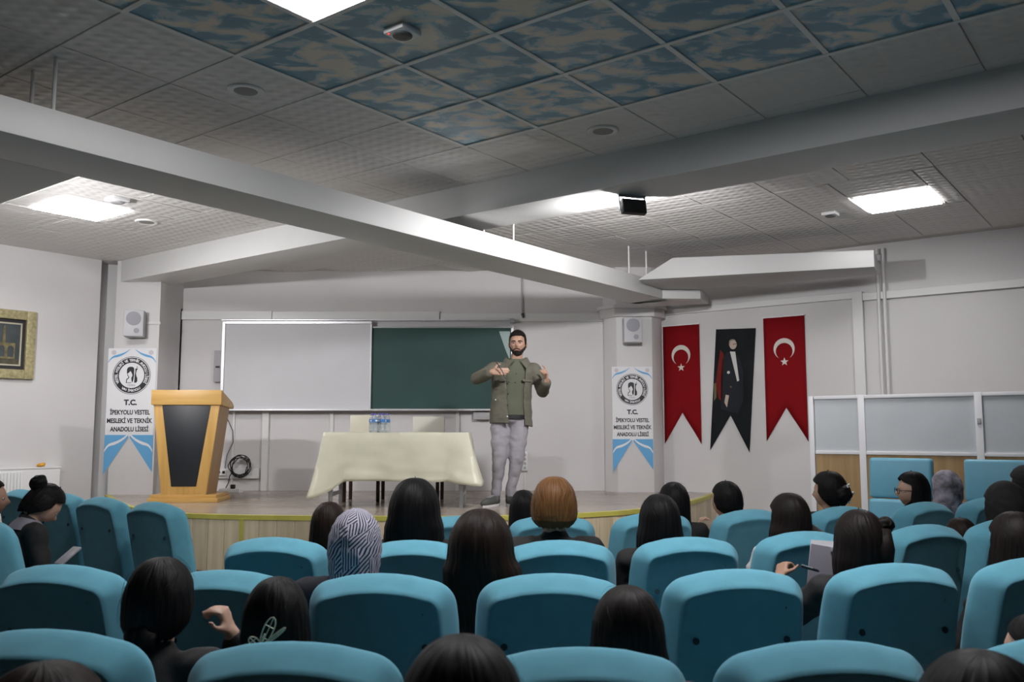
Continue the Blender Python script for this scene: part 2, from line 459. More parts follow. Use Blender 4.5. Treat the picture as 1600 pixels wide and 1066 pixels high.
# ================================================================== LIGHT PANELS
M_lamp = emit('panel_light', (1.0, 0.98, 0.985), LAMP_POWER)
M_lamp_dimmed = emit('dimmed_panel_light', (1.0, 0.98, 0.985), LAMP_POWER * .68)  # same panel, dimmed so the right wall is not overlit
def lamp(ab, lab, w=.6, drop=.0, m=None):
    t = thing('ceiling_light', lab, 'ceiling light', R(ab[0], ab[1], ZC - .002), RZ, 'square panel lights in the ceiling')
    MB().box((0, 0, .004 - drop / 2), (w - .016, w - .016, .008 + drop)).build('diffuser', m or M_lamp, t)
    fr = MB()
    for s in (-1, 1):
        fr.box((s * (w / 2 - .003), 0, .002), (.006, w, .010)); fr.box((0, s * (w / 2 - .003), .002), (w - .012, .006, .010))
    fr.build('frame', M_white, t)
    return t
lamp(LAMPS['c'], 'bright square ceiling light among the cloud printed tiles, cut by the top edge')
lamp(LAMPS['l'], 'bright square ceiling light in the left bay, above the pillar with the lectern', drop=.012)
lamp(LAMPS['r'], 'bright square ceiling light in the right bay, above the frosted partition', drop=.012, m=M_lamp_dimmed)
lamp((A0 - P * 2.5, B0 - P * 4.5), 'added unseen square ceiling light over the front audience rows, above the picture', m=emit('boosted_panel_light', (1.0, 0.98, 0.99), LAMP_POWER * 1.5))  # extra lamp out of view, boosted to brighten the seat tops

# floodlight under the beam
M_lens = emit('flood_lens', (1.0, 0.985, 1.0), FLOOD_POWER)
def floodlight(a, b, zt, target, lab, open_=(6, 6)):
  fl = thing('stage_floodlight', lab, 'floodlight', R(a, b, zt), 0)
  tgt = Vector(target) - Vector(R(a, b, zt - .10))
  yaw = math.atan2(tgt.y, tgt.x) - pi / 2; pit_ = math.atan2(tgt.z, math.hypot(tgt.x, tgt.y))
  FM = Matrix.Translation((0, 0, -.10)) @ Matrix.Rotation(yaw, 4, 'Z') @ Matrix.Rotation(pit_ , 4, 'X')
  MB().box((0, -.02, 0), (.19, .05, .11), FM).build('housing', M_black, fl, bevel=.006)
  fb = MB()
  for s in (-1, 1): fb.box((s * .105, -.01, .03), (.008, .02, .12), FM)
  fb.box((0, -.01, .093), (.22, .02, .012), FM); fb.build('bracket', M_steel, fl)
  MB().box((0, .008, 0), (.17, .006, .09), FM).build('lens', M_lens, fl)
  MB().box((0, .050, .060), (.19, .08, .004), FM @ Matrix.Rotation(rad(30), 4, 'X')).build('barn_door', M_black, fl)
  if open_: 
   for s in (-1, 1): MB().box((s * .098, .075, 0), (.004, .13, .10), FM @ Matrix.Rotation(rad(-s * open_[s > 0]), 4, 'Z')).build('barn_door', M_black, fl)  # unseen side flaps added to keep spill off the central ceiling
  if open_: MB().box((0, .062, -.052), (.18, .10, .004), FM @ Matrix.Rotation(rad(-3), 4, 'X')).build('barn_door', M_black, fl)  # unseen lower flap added to shield the seat backs from light
floodlight(5.62, 3.16, 3.24, (-.5, 10.5, 2.25), 'small black floodlight bolted under the ceiling beam, seen from behind', None)
floodlight(2.3, 6.9, 2.978, (-2.2, 10.5, 2.35), 'black floodlight under the suspended trunking, outside the picture on the left', (30, 6))

# detectors and ceiling speakers
def detector(a, b, lab, sq=True, s=1.0):
    t = thing('smoke_detector', lab, 'smoke detector', R(a, b, ZC - .001), RZ)
    MB().box((0, 0, -.02 * s), (.17 * s, .17 * s, .04 * s)).build('base', M_white, t, bevel=.012 * s)
    MB().lathe([(.062 * s, -.04 * s), (.062 * s, -.048 * s), (.05 * s, -.055 * s), (.02 * s, -.052 * s)], 24).build('sensor', M_grey if not sq else mat('dark_grille', (.08, .08, .085), .5), t)
    return t
d1 = detector(3.02, 2.98, 'square white detector with a dark round sensor on a cloud tile', True, .8)
MB().box((-.056, .04, -.0335), (.008, .008, .004)).build('status_led', emit('red_led', (1, .08, .05), 1.2), d1)
detector(8.05, 2.47, 'small white detector on the plain tiles beside the right ceiling light', True, .75)
d3 = detector(3.84, 7.16, 'pale detector on the plain tiles just right of the left ceiling light', False, .9)
def ceil_speaker(a, b, lab):
    t = thing('ceiling_speaker', lab, 'speaker', R(a, b, ZC - .001), 0)
    MB().lathe([(.105, 0), (.105, -.008), (.095, -.013), (.088, -.010)], 32).build('rim', M_rail, t)
    MB().lathe([(.087, -.004), (.087, -.009), (.03, -.012)], 32).build('grille', mat('speaker_grille', (.30, .29, .28), .7, bump=.3, bscale=400), t)
ceil_speaker(3.03, 4.26, 'round flush ceiling speaker on the plain tiles left of the cloud field')
ceil_speaker(4.89, 2.96, 'round flush ceiling speaker between the cloud field and the beam')
ceil_speaker(4.46, 7.76, 'round flush ceiling speaker in the left bay near the concrete beam')

M_xbox = mat('darkened_trunking_paint', (0.47, 0.47, 0.465), 0.5)  # trunking white darkened to offset strong light on the cross box
# suspended box trunking under the ceiling
tr = thing('suspended_trunking', 'white boxed trunking hanging on rods across the hall to the right wall', 'trunking', R(2.0, 4.8, 3.07), RZ)
def L(a, b, z): return (a - 2.0, b - 4.8, z - 3.07)
MB().box(L((9.0 - 2.5) / 2, 4.82, 3.072), (11.5, .48, .184)).build('long_box', M_wall2, tr, bevel=.004)
def lp(pts, z0, z1): 
    return MB().prism([(a - 2.0, b - 4.8) for a, b in pts], z0 - 3.07, z1 - 3.07)
MB().loft([[L(8.83, 2.31, 3.085), L(9.30, 2.40, 3.085), L(9.0, 4.75, 3.085), L(8.10, 4.50, 3.085)], [L(8.83, 2.31, 3.25), L(9.30, 2.40, 3.25), L(8.9, 4.40, 3.295), L(8.20, 4.14, 3.295)]]).build('cross_box', M_xbox, tr, bevel=.004)
lp([(8.80, 4.585), (9.08, 4.25), (9.5, 4.35), (9.3, 5.0), (8.9, 5.05)], 2.98, 3.084).build('elbow_box', M_wall2, tr, bevel=.004)
MB().box(L(2.0, (5.062 + BL) / 2, 3.072), (.94, BL - 5.062, .184)).build('side_box', M_wall2, tr, bevel=.004)
for a, b in ((2.14, 4.69), (2.15, 4.97), (6.15, 5.0), (6.15, 4.66), (8.2, 4.66), (8.55, 4.64)):
    MB().tube([L(a, b, 3.15), L(a, b, ZC - .003)], .011 if a < 3 else .008, 8).build('rod', M_trunk, tr)

# ================================================================== STAGE THINGS
# double board: whiteboard left, green board right
M_wb = mat('whiteboard_enamel', (0.66, 0.66, 0.685), 0.6, vary=0.03, spec=.25, scale=2)
M_gb = mat('green_board', (0.015, 0.058, 0.051), 0.6, vary=0.12, scale=2.5)
bd = thing('writing_board', 'wide wall board, white on the left half and dark green on the right half', 'board', (-1.78, YB, 1.75))
MB().box((-.86, -.085, .545), (1.79, .02, 1.05)).build('whiteboard_panel', M_wb, bd)
MB().box((.91, -.055, .52), (1.72, .02, 1.0)).build('green_panel', M_gb, bd)
def bar(n, c, d, m=M_alu): return MB().box(c, d).build(n, m, bd, bevel=.004, seg=1)
bar('frame_rail', (-.86, -.09, 1.085), (1.83, .04, .035)); bar('frame_rail', (0, -.05, 1.12), (3.62, .06, .018))
bar('frame_rail', (.91, -.06, 1.03), (1.76, .035, .02), M_steel)
bar('frame_stile', (-1.765, -.09, .545), (.04, .045, 1.10)); bar('frame_stile', (.045, -.085, .545), (.022, .03, 1.05)); bar('frame_stile', (1.785, -.05, .52), (.035, .05, 1.06))
bar('chalk_tray', (0, -.105, .012), (3.60, .13, .024))
bar('frame_corner', (1.785, -.06, 1.11), (.06, .08, .05), M_steel)
MB().plate([(1.62, .98), (1.755, .98), (1.755, .62), (1.70, .75)], -.069, -.066).build('worn_patch', mat('worn_board_edge', (.36, .46, .45), .5), bd)

# small wall fittings of their own
t = thing('electrical_box', 'flat grey electrical box on the wall at the left edge of the whiteboard', 'box', (-3.60, YB, 2.30))
MB().box((0, -.03, 0), (.14, .06, .39)).build('case', mat('grey_box_paint', (.40, .39, .42), .5), t, bevel=.005)
MB().box((-.02, -.063, -.01), (.05, .008, .025)).build('latch', M_black, t)
t = thing('wall_socket_strip', 'narrow white socket strip on the stage wall behind the standing man', 'socket', (.155, YB, 1.14))
MB().box((0, -.025, 0), (.07, .05, .23)).build('case', M_white, t, bevel=.006)
for k in range(4): MB().lathe([(.018, 0), (.018, .003)], 12, ).build('socket', M_grey, t, loc=(0, -.0515, -.08 + .052 * k)).rotation_euler = (pi / 2, 0, 0)
t = thing('wall_junction_box', 'low grey box on the wall under the green board beside the man', 'box', (-.37, YB, 1.69))
MB().box((0, -.05, 0), (.20, .10, .09)).build('case', M_grey, t, bevel=.006)

# lectern
lt = thing('lectern', 'oak veneered lectern with tapering black front panel on the left of the stage', 'lectern', (-3.36, 9.34, ZS), rad(3))
MB().box((0, 0, .022), (.70, .52, .044)).build('plinth', M_lectX, lt, bevel=.004)
MB().box((0, 0, .060), (.66, .48, .032)).build('plinth', M_lectX, lt, bevel=.004)
wt, wb_ = .335, .225       # half widths top / bottom
def front_poly(z0, z1, e=0.0):
    f = lambda z: wb_ + (wt - wb_) * (z - .07) / .93
    return [(-f(z0) - e, z0), (f(z0) + e, z0), (f(z1) + e, z1), (-f(z1) - e, z1)]
MB().plate(front_poly(.076, 1.0), -.23, -.205).build('front_frame', M_lect, lt, bevel=.003)
MB().plate([(-.125, .16), (.125, .16), (.245, .985), (-.245, .985)], -.236, -.229).build('front_panel', mat('black_lectern_panel', (.014, .016, .020), .42), lt, bevel=.002)
for s in (-1, 1):
    MB().loft([[(s * wb_, -.204, .076), (s * (wb_ - .02), -.204, .076), (s * (wb_ - .02), .16, .076), (s * wb_, .16, .076)],
               [(s * wt, -.204, 1.0), (s * (wt - .02), -.204, 1.0), (s * (wt - .02), .16, 1.0), (s * wt, .16, 1.0)]]).build('side_panel', M_lectD, lt)
tp = MB()
tp.add([(x, y, z) for x in (-.355, .355) for y, z in ((-.25, .99), (-.25, 1.145), (.20, 1.03), (.26, .99), (.24, .96))],
       [(0, 1, 2, 3, 4), (9, 8, 7, 6, 5), (0, 5, 6, 1), (1, 6, 7, 2), (2, 7, 8, 3), (3, 8, 9, 4), (4, 9, 5, 0)])
tp.build('top_box', M_lectX, lt, bevel=.006)
MB().box((0, 0, .55), (.40, .30, .02)).build('shelf', M_lectD, lt)

# cables beside the lectern
t = thing('power_strip', 'white power strip with plugged leads on the stage floor right of the lectern', 'power strip', (-3.32, 10.55, ZS), rad(-22))
MB().box((0, 0, .022), (.30, .07, .044)).build('case', M_white, t, bevel=.008)
for k in range(4):
    MB().lathe([(.022, .044), (.022, .046)], 14).build('socket', M_grey, t, loc=(-.1 + .065 * k, 0, 0))
MB().box((.03, 0, .07), (.045, .045, .05)).build('plug', M_black, t, bevel=.008)
random.seed(3)
pts = []
for k in range(150):
    q = k * .21; r = .115 + .02 * math.sin(k * .37)
    pts.append((r * math.cos(q) + .012 * math.sin(k * .11), .012 * math.sin(k * .5) + .004 * (k % 7), .12 * math.sin(q) + .02 * math.sin(k * .13)))
t = thing('cable_coil', 'coiled black cable hanging on the wall trunking right of the lectern', 'cable', (-3.30, YB - .10, 1.08))
MB().tube(pts, .006, 6).build('coil', M_black, t)
MB().tube([(-.08, 0, -.06), (-.12, .01, -.12), (-.13, 0, -.2), (-.12, -.12, -.25)], .006, 6).build('tail', M_black, t)
t = thing('hanging_cable', 'thin grey cable hanging from the board edge down beside the lectern', 'cable', (-3.52, YB - .03, .99))
MB().tube([(.0, 0, .75), (.03, 0, .66), (.10, 0, .52), (.11, 0, .38), (.04, 0, .22), (.02, 0, .08), (.05, 0, -.02)], .005, 6).build('lead', mat('grey_cable', (.06, .06, .065), .5), t)
# white adhesive plugs sitting on the low trunking
t = thing('plug_adapter', 'white plug adapter on the low trunking between lectern and cable coil', 'plug', (-3.52, YB - .055, 1.0))
MB().box((0, -.02, 0), (.11, .05, .06)).build('case', M_white, t, bevel=.008)
for s in (-1, 1): MB().box((s * .03, -.05, .01), (.03, .02, .03)).build('plug', M_black, t, bevel=.005)

# draped table
M_cloth = mat('cream_satin_cloth', (0.63, 0.615, 0.48), 0.38, vary=0.04, scale=5, bump=0.25, bscale=7)
TX, TY, TZ = -1.10, 8.72, .70
t = thing('table', 'table with grey metal legs hidden under the cream cloth', 'table', (TX, TY, ZS))
MB().box((0, 0, TZ - .02), (1.34, .58, .03)).build('tabletop', mat('table_board', (.5, .45, .38), .5), t)
for sx in (-1, 1):
    for sy in (-1, 1): MB().box((sx * .62, sy * .25, (TZ - .035) / 2), (.035, .035, TZ - .035)).build('leg', M_steel, t, bevel=.004)
    MB().box((sx * .62, 0, .12), (.03, .47, .03)).build('stretcher', M_steel, t)
def tablecloth():
    hx, hy = .685, .305; n = 160; per = []
    segs = [((-hx, -hy), (hx, -hy)), ((hx, -hy), (hx, hy)), ((hx, hy), (-hx, hy)), ((-hx, hy), (-hx, -hy))]
    for (p, q) in segs:
        m = 56 if abs(p[0] - q[0]) > .1 else 28
        for i in range(m): per.append((p[0] + (q[0] - p[0]) * i / m, p[1] + (q[1] - p[1]) * i / m))
    N = len(per); rings = []
    # shrinking inner rings for the top
    for s in (.0, .35, .7, .94, .985):
        rings.append([(x * s, y * s, .004 * math.sin(7 * x) * s) for x, y in per])
    nt = 16
    for k in range(nt + 1):
        tt = k / nt; ring = []
        for (x, y) in per:
            cx = max(0, (abs(x) - (hx - .20)) / .20); cy = max(0, (abs(y) - (hy - .20)) / .20)
            corner = min(1, cx) * min(1, cy)
            onx = abs(abs(x) - hx) < 1e-4; ony = abs(abs(y) - hy) < 1e-4
            nx = math.copysign(1, x) if onx else 0; ny = math.copysign(1, y) if ony else 0
            if not onx and cx > 0: nx = math.copysign(cx ** 3, x)
            if not ony and cy > 0: ny = math.copysign(cy ** 3, y)
            l = max(1e-6, math.hypot(nx, ny)); nx /= l; ny /= l
            left = x < 0
            hang = .455 + .01 * math.sin(5 * x) - .012 * x + corner * (.15 if left else .05) * (1 if y < 0 else .5) - (.05 if (onx and not left) else 0) * (1 - corner)
            sgn = 1 if y < 0 else .6
            fold = .018 * math.sin(9 * x + 4 * y + 1.5 * math.sin(3 * x)) + .012 * math.sin(17 * x - 6 * y) + .02 * math.sin(21 * y)
            fl_ = .008 * min(1, tt * 6) + tt * (.015 + fold) + corner * tt ** 1.3 * .15 * sgn
            z = -hang * tt - .004 * (1 - tt) * 0
            if k == 0: fl_ = 0
            ring.append((x + nx * fl_ + .01 * tt * noise.noise(Vector((x * 6, y * 6, tt * 3))), y + ny * fl_ + .014 * tt * noise.noise(Vector((x * 5, tt * 5, 9))), z))
        rings.append(ring)
    return rings
mb = MB(); mb.loft(tablecloth(), caps=False)
cl = mb.build('tablecloth', M_cloth, loc=(TX, TY, ZS + TZ + .004), angle=70)
sm = cl.modifiers.new('s', 'SOLIDIFY'); sm.thickness = .004; sm.offset = 1
tag(cl, 'pale cream satin tablecloth draped over the stage table', 'tablecloth')

# water bottles
M_pet = mat('clear_bottle_plastic', (.85, .9, .93), .08, trans=0.75)
M_lab = mat('blue_bottle_label', (.06, .20, .48), .4); M_labw = mat('white_label_print', (.8, .82, .86), .4); M_cap = mat('violet_blue_cap', (.10, .09, .42), .4)
bt = thing('water_bottle', 'small water bottle with blue label, first from the left on the table', 'bottle', (-1.372, 8.70, ZS + TZ + .0085), 0, 'water bottles on the stage table')
MB().lathe([(.0, 0), (.027, 0), (.030, .006), (.030, .03), (.0285, .034), (.030, .04), (.030, .07), (.0285, .075), (.030, .08), (.030, .13), (.026, .145), (.013, .165), (.012, .172)], 20).build('bottle_body', M_pet, bt)
MB().lathe([(.0308, .098), (.0310, .100), (.0310, .126), (.0308, .128)], 20).build('label', M_lab, bt)
MB().blob((0, -.0305, .113), (.014, .002, .009)).build('label_print', M_labw, bt)
MB().lathe([(.0, .186), (.0145, .186), (.015, .182), (.015, .172), (.012, .171)], 18).build('cap', M_cap, bt)
for k, (x, y, lab) in enumerate([(-1.305, 8.735, 'second from the left on the table'), (-1.338, 8.645, 'standing in front, third in the row'), (-1.262, 8.67, 'fourth from the left on the table'), (-1.232, 8.74, 'last on the right on the table')]):
    dup(bt, (x, y, ZS + TZ + .0085), k * .7, 'small water bottle with blue label, ' + lab)

# covered chairs behind the table
M_cc = mat('cream_chair_vinyl', (.60, .57, .45), .4, vary=.04, scale=6)
def stage_chair(x, w, zt, lab, col, rz=0):
    t = thing('padded_chair', lab, 'chair', (x, 9.32, ZS), rz, 'cream chairs behind the stage table')
    MB().box((0, 0, .45), (w + .02, .40, .08)).build('seat', col, t, bevel=.025)
    MB().box((0, .21, (.50 + zt) / 2), (w, .06, zt - .50)).build('backrest', col, t, bevel=.018)
    for sx in (-1, 1):
        for y in (-.17, .19): MB().box((sx * (w / 2 - .02), y, .205), (.035, .035, .41)).build('leg', M_dwood, t, bevel=.004)
        MB().box((sx * (w / 2 - .03), .21, .48), (.03, .03, .08)).build('back_post', M_dwood, t)
    MB().box((0, .19, .25), (w - .075, .02, .04)).build('stretcher', M_dwood, t)
    return t
stage_chair(-1.545, .385, .895, 'cream padded chair behind the table, behind the water bottles', M_cc)
stage_chair(-.905, .345, .88, 'cream padded chair behind the table, on the side of the standing man', mat('pale_chair_vinyl', (.58, .565, .50), .4), rad(-3))

# wall loudspeakers on the pillars
def wall_speaker(x, y, z, lab, rz, bracket=False):
    t = thing('wall_speaker', lab, 'speaker', (x, y, z), rz)
    MB().box((0, -.09, 0), (.215, .17, .30)).build('cabinet', mat('speaker_cabinet', (.56, .56, .58), .5), t, bevel=.014)
    g = mat('speaker_cone_grille', (.36, .36, .40), .6, bump=.3, bscale=300)
    MB().lathe([(.08, 0), (.08, .006), (.06, .010), (.0, .012)], 28).build('woofer_grille', g, t, loc=(0, -.176, .055)).rotation_euler = (pi / 2, 0, 0)
    MB().lathe([(.03, 0), (.03, .006), (.0, .010)], 20).build('tweeter', g, t, loc=(.035, -.176, -.085)).rotation_euler = (pi / 2, 0, 0)
    MB().box((0, .0, 0), (.08, .05, .12)).build('wall_bracket', M_grey, t)
    return t
s1 = wall_speaker(-4.36, 10.17, 2.73, 'grey wall loudspeaker on the left pillar above the school banner', rad(14))
wall_speaker(1.435, 10.57, 2.70, 'grey wall loudspeaker on the right pillar above the school banner', 0)
MB().box((0, 0, 0), (.30, .012, .03)).build('cable_duct', M_trunk, loc=(-4.235, 10.192, 2.755), rz=0)
bpy.data.objects['cable_duct'].parent = w_back

# ================================================================== LETTERING
def text_mesh(body, name='lettering', m=None, h=None, w=None, bold=0.0, thick=.001):
    c = bpy.data.curves.new('t', 'FONT'); c.body = body; c.extrude = thick; c.offset = bold; c.resolution_u = 3; c.align_x = 'CENTER'
    o = bpy.data.objects.new('t', c); COL.objects.link(o)
    bpy.context.view_layer.update()
    me = bpy.data.meshes.new_from_object(o.evaluated_get(bpy.context.evaluated_depsgraph_get()))
    bpy.data.objects.remove(o); bpy.data.curves.remove(c)
    co = np.zeros(len(me.vertices) * 3); me.vertices.foreach_get('co', co); co = co.reshape(-1, 3)
    return me, co
def text(body, par, m, cx, cz, y, h, w=None, bold=.018):
    me, co = text_mesh(body, bold=bold)
    s = h / .69
    x = co[:, 0] - (co[:, 0].max() + co[:, 0].min()) / 2; sx = s
    if w: sx = w / (x.max() - x.min())
    new = np.stack([x * sx + cx, -co[:, 2] + y, co[:, 1] * s + cz], 1)
    me.vertices.foreach_set('co', new.ravel()); me.materials.clear(); me.materials.append(m)
    o = bpy.data.objects.new('lettering', me); COL.objects.link(o); o.parent = par
    return o
def ring_text(body, par, m, cx, cz, r, y, h, a_mid, span, inward=False):
    n = len(body); allv = []; allf = []
    for i, chv in enumerate(body):
        if chv == ' ': continue
        me, co = text_mesh(chv, bold=.03)
        s = h / .69; t = (i - (n - 1) / 2) / (n - 1)
        ang = a_mid - t * span if not inward else a_mid + t * span
        x = (co[:, 0] - (co[:, 0].max() + co[:, 0].min()) / 2) * s * .95; z = (co[:, 1] - .34) * s
        if inward: rr = r; ca, sa = math.cos(ang + pi / 2), math.sin(ang + pi / 2)
        else: ca, sa = math.cos(ang - pi / 2), math.sin(ang - pi / 2)
        X = cx + r * math.cos(ang) + x * ca - z * sa; Z = cz + r * math.sin(ang) + x * sa + z * ca
        off = len(allv)
        allv += list(zip(X.tolist(), (y - co[:, 2]).tolist(), Z.tolist()))
        allf += [tuple(v + off for v in p.vertices) for p in me.polygons]
        bpy.data.meshes.remove(me)
    me = bpy.data.meshes.new('ring_lettering'); me.from_pydata(allv, [], allf); me.materials.append(m)
    return put('ring_lettering', me, par)

# ================================================================== SCHOOL BANNERS
M_ban = mat('white_banner_cloth', (.80, .80, .82), .6)
M_bblue = mat('sky_blue_print', (.13, .40, .70), .55)
M_ink = mat('dark_print', (.022, .022, .026), .5)
def school_banner(x, y, z, s, lab):
    t = thing('school_banner', lab, 'banner', (x, y, z))
    t.scale = (s, 1, s)
    # local: x -.28...28, z 0 (tips) .. 1.45
    b = MB(); b.plate([(-.275, .0), (-.0, .43), (.275, .03), (.28, 1.45), (-.28, 1.45)], -.006, -.002); b.build('cloth', M_ban, t)
    MB().plate([(-.277, .0), (-.01, .42), (-.01, .45), (-.277, .45)], -.0085, -.0062).build('tail', M_bblue, t)
    MB().plate([(.277, .03), (.277, .45), (.01, .45), (.01, .42)], -.0085, -.0062).build('tail', M_bblue, t)
    for sg in (-1, 1):
        up = [(sg * (.275 - .265 * k / 12), .335 + .10 * (k / 12) ** 3 + .035 * (1 - (1 - k / 12) ** 3) - .055 * (1 - min(1, k / 3)) ** 2) for k in range(13)]
        lo = [(p[0], p[1] - .022 - .012 * (1 - abs(k - 5) / 8)) for k, p in enumerate(up)]
        MB().plate(up + lo[::-1], -.0108, -.0087).build('white_curve', M_ban, t)
        up = [(sg * (.275 - .245 * k / 14), 1.345 + .065 * (k / 14) ** 3 + .03 * (1 - (1 - k / 14) ** 3) - .05 * (1 - min(1, k / 4)) ** 2) for k in range(15)]
        lo = [(p[0], p[1] - .004 - .022 * math.sin(pi * min(1, (k + 2) / 16))) for k, p in enumerate(up)]
        MB().plate(up + lo[::-1], -.0085, -.0062).build('blue_curve', M_bblue, t)
        MB().lathe([(.0, 0), (.028, 0), (.028, .003), (.0, .003)], 14).build('stamp', mat('faint_stamp', (.62, .58, .60), .6), t, loc=(sg * .215, -.0062, 1.40)).rotation_euler = (pi / 2, 0, 0)
    # round emblem
    cz = 1.135; R1, R2 = .205, .147
    def annulus(r0, r1, y0, y1, n=56):
        v = []
        for r in (r0, r1):
            for yy in (y0, y1):
                v += [(r * math.cos(2 * pi * i / n), yy, cz + r * math.sin(2 * pi * i / n)) for i in range(n)]
        f = []
        for i in range(n):
            j = (i + 1) % n; a, b_, c, d = 0, n, 2 * n, 3 * n
            f += [(a + i, a + j, c + j, c + i), (b_ + i, d + i, d + j, b_ + j), (a + i, b_ + i, b_ + j, a + j), (c + i, c + j, d + j, d + i)]
        m_ = MB(); m_.add(v, f); return m_
    annulus(R2, R1, -.0085, -.0062).build('emblem_ring', M_ink, t)
    annulus(.214, .219, -.0085, -.0062).build('emblem_line', M_ink, t)
    ring_text('VESTEL MESLEKİ VE TEKNİK ANADOLU LİSESİ', t, M_ban, 0, cz, .176, -.0095, .030, pi / 2, rad(236))
    ring_text('VAN İPEKYOLU', t, M_ban, 0, cz, .176, -.0095, .026, -pi / 2, rad(66), True)
    # emblem: profile with dark hair beside a string instrument
    hair = [(-.055, .025), (-.055, .07), (-.045, .09), (-.02, .10), (.008, .098), (.025, .085), (.028, .06), (.028, .0), (.02, -.06), (.012, -.085), (.002, -.06), (-.002, -.03), (.012, .0), (.0, .03), (-.014, .052), (-.03, .035), (-.048, .018)]
    MB().plate([(x_, cz + z_) for x_, z_ in hair], -.0085, -.0062).build('emblem_hair', M_ink, t)
    face = [(-.05, .015), (-.045, -.005), (-.035, -.018), (-.04, -.03), (-.058, -.045), (-.062, -.088), (.0, -.088), (.0, -.082), (-.054, -.082), (-.05, -.05), (-.03, -.034), (-.026, -.018), (-.040, .0), (-.044, .016)]
    MB().plate([(x_, cz + z_) for x_, z_ in face], -.0085, -.0062).build('emblem_profile', M_ink, t)
    vio = [(.034, -.085), (.055, -.085), (.068, -.068), (.066, -.03), (.056, -.01), (.050, .02), (.055, .055), (.070, .080), (.045, .080), (.040, .07), (.042, .05), (.036, .0)]
    MB().plate([(x_, cz + z_) for x_, z_ in vio], -.0085, -.0062).build('emblem_instrument', M_ink, t)
    MB().plate([(.048, cz + .088), (.07, cz + .088), (.062, cz + .108)], -.0085, -.0062).build('emblem_peg', mat('grey_print', (.35, .35, .37), .6), t)
    text('TİMEN', t, mat('grey_print', (.35, .35, .37), .6), 0, cz - .125, -.0072, .022, .09, .0)
    text('T.C.', t, M_ink, 0, .795, -.0072, .058, .15, .045)
    text('İPEKYOLU VESTEL', t, M_ink, 0, .685, -.0072, .050, .46, .03)
    text('MESLEKİ VE TEKNİK', t, M_ink, 0, .588, -.0072, .050, .52, .03)
    text('ANADOLU LİSESİ', t, M_ink, 0, .492, -.0072, .050, .44, .03)
    return t
school_banner(-4.395, 10.198, 1.01, 1.0, 'white and blue school banner on the left pillar beside the lectern')
school_banner(1.44, 10.598, 1.02, .865, 'white and blue school banner on the right pillar beside the red flags')

# ================================================================== FLAGS on the right wall (local x runs to the right = -b)
M_red = mat('red_flag_cloth', (.22, .005, .008), .8, spec=.12, vary=.06, scale=4)
M_fw = mat('flag_white', (.70, .66, .60), .6)
M_navy = mat('dark_portrait_print', (.010, .0125, .015), .7, spec=.15, vary=.4, scale=2.5)
def wall_thing(name, lab, cat, b, z, group=None):
    return thing(name, lab, cat, R(AR, b, z), RZ - pi / 2, group)
def flag(b, z0, h, w, lab):
    t = wall_thing('swallowtail_flag', lab, 'flag', b, z0, 'red flags on the right wall')
    mb = MB(); n = 10
    # cloth with a slight wave: columns of a folded sheet, notch in the bottom
    cols = []
    for i in range(n + 1):
        u = i / n; x = (u - .5) * w; zb = .38 * (1 - abs(2 * u - 1)); cols.append((x, zb))
    fr = [(x, -.012 - .004 * math.sin(i * 1.3), zb) for i, (x, zb) in enumerate(cols)] ; tpv = [(x, -.012 - .004 * math.sin(i * 1.3), h) for i, (x, zb) in enumerate(cols)]
    rings = []
    for f_ in range(9):
        q = f_ / 8; rings.append([(x * (1 + .0 * q), y, zb + (h - zb) * q) for (x, y, zb) in fr])
    mb.loft(rings, caps=False, closed=False)
    o = mb.build('cloth', M_red, t); sm = o.modifiers.new('s', 'SOLIDIFY'); sm.thickness = .004; sm.offset = 0
    r = w * .255; cz = h - .365; cr = []
    a0 = rad(-52)
    outer = [(r * math.cos(q), cz + r * math.sin(q)) for q in [rad(-58) + rad(296) * k / 36 for k in range(37)]]
    ri = r * .80; dz = -r * .245
    inner = [(ri * math.cos(q), cz + dz + ri * math.sin(q)) for q in [rad(-45) + rad(270) * k / 30 for k in range(31)]]
    MB().plate(outer + inner[::-1], -.026, -.019).build('crescent', M_fw, t)
    sz = cz - r * 1.22; st = []
    for k in range(10):
        q = pi / 2 + k * pi / 5; rr = (r * .40) if k % 2 == 0 else r * .16
        st.append((rr * math.cos(q), sz + rr * math.sin(q)))
    MB().plate(st, -.026, -.019).build('star', M_fw, t)
    MB().box((0, -.012, h + .006), (w + .02, .014, .014)).build('top_rod', M_white, t)
flag(4.85, 1.35, 1.44, .485, 'red swallow-tailed flag with white crescent and star, left of the portrait banner')
flag(3.57, 1.39, 1.405, .475, 'red swallow-tailed flag with white crescent and star, right of the portrait banner')
t = wall_thing('portrait_banner', 'black swallow-tailed banner with a printed standing man in dark tailcoat', 'banner', 4.20, 1.26)
MB().plate([(-.30, .02), (-.035, .43), (.185, .0), (.30, 1.43), (-.19, 1.45)], -.014, -.010).build('cloth', M_navy, t)
def pp(name, pts, m, y=-.0162, par=t): MB().plate(pts, y, y + .002).build(name, m, par)
pp('printed_flag', [(-.21, .80), (-.175, .62), (-.13, .60), (-.11, .95), (-.10, 1.15), (-.14, 1.20), (-.17, 1.05)], mat('print_red', (.16, .016, .013), .7, spec=.15))
pp('printed_fringe', [(-.235, .80), (-.20, .82), (-.205, .64), (-.235, .60)], mat('print_gold', (.15, .12, .06), .7, spec=.15))
M_coat = mat('print_coat', (.020, .022, .028), .7, spec=.15)
pp('printed_coat', [(-.15, .50), (.06, .45), (.13, .60), (.135, .95), (.09, 1.10), (.02, 1.17), (-.06, 1.17), (-.12, 1.08), (-.145, .85)], M_coat)
M_skin_p = mat('print_skin', (.50, .40, .33), .6)
hd = circle(.02, 1.255, .055, 24, ex=.82)
pp('printed_head', hd, M_skin_p, -.0185)
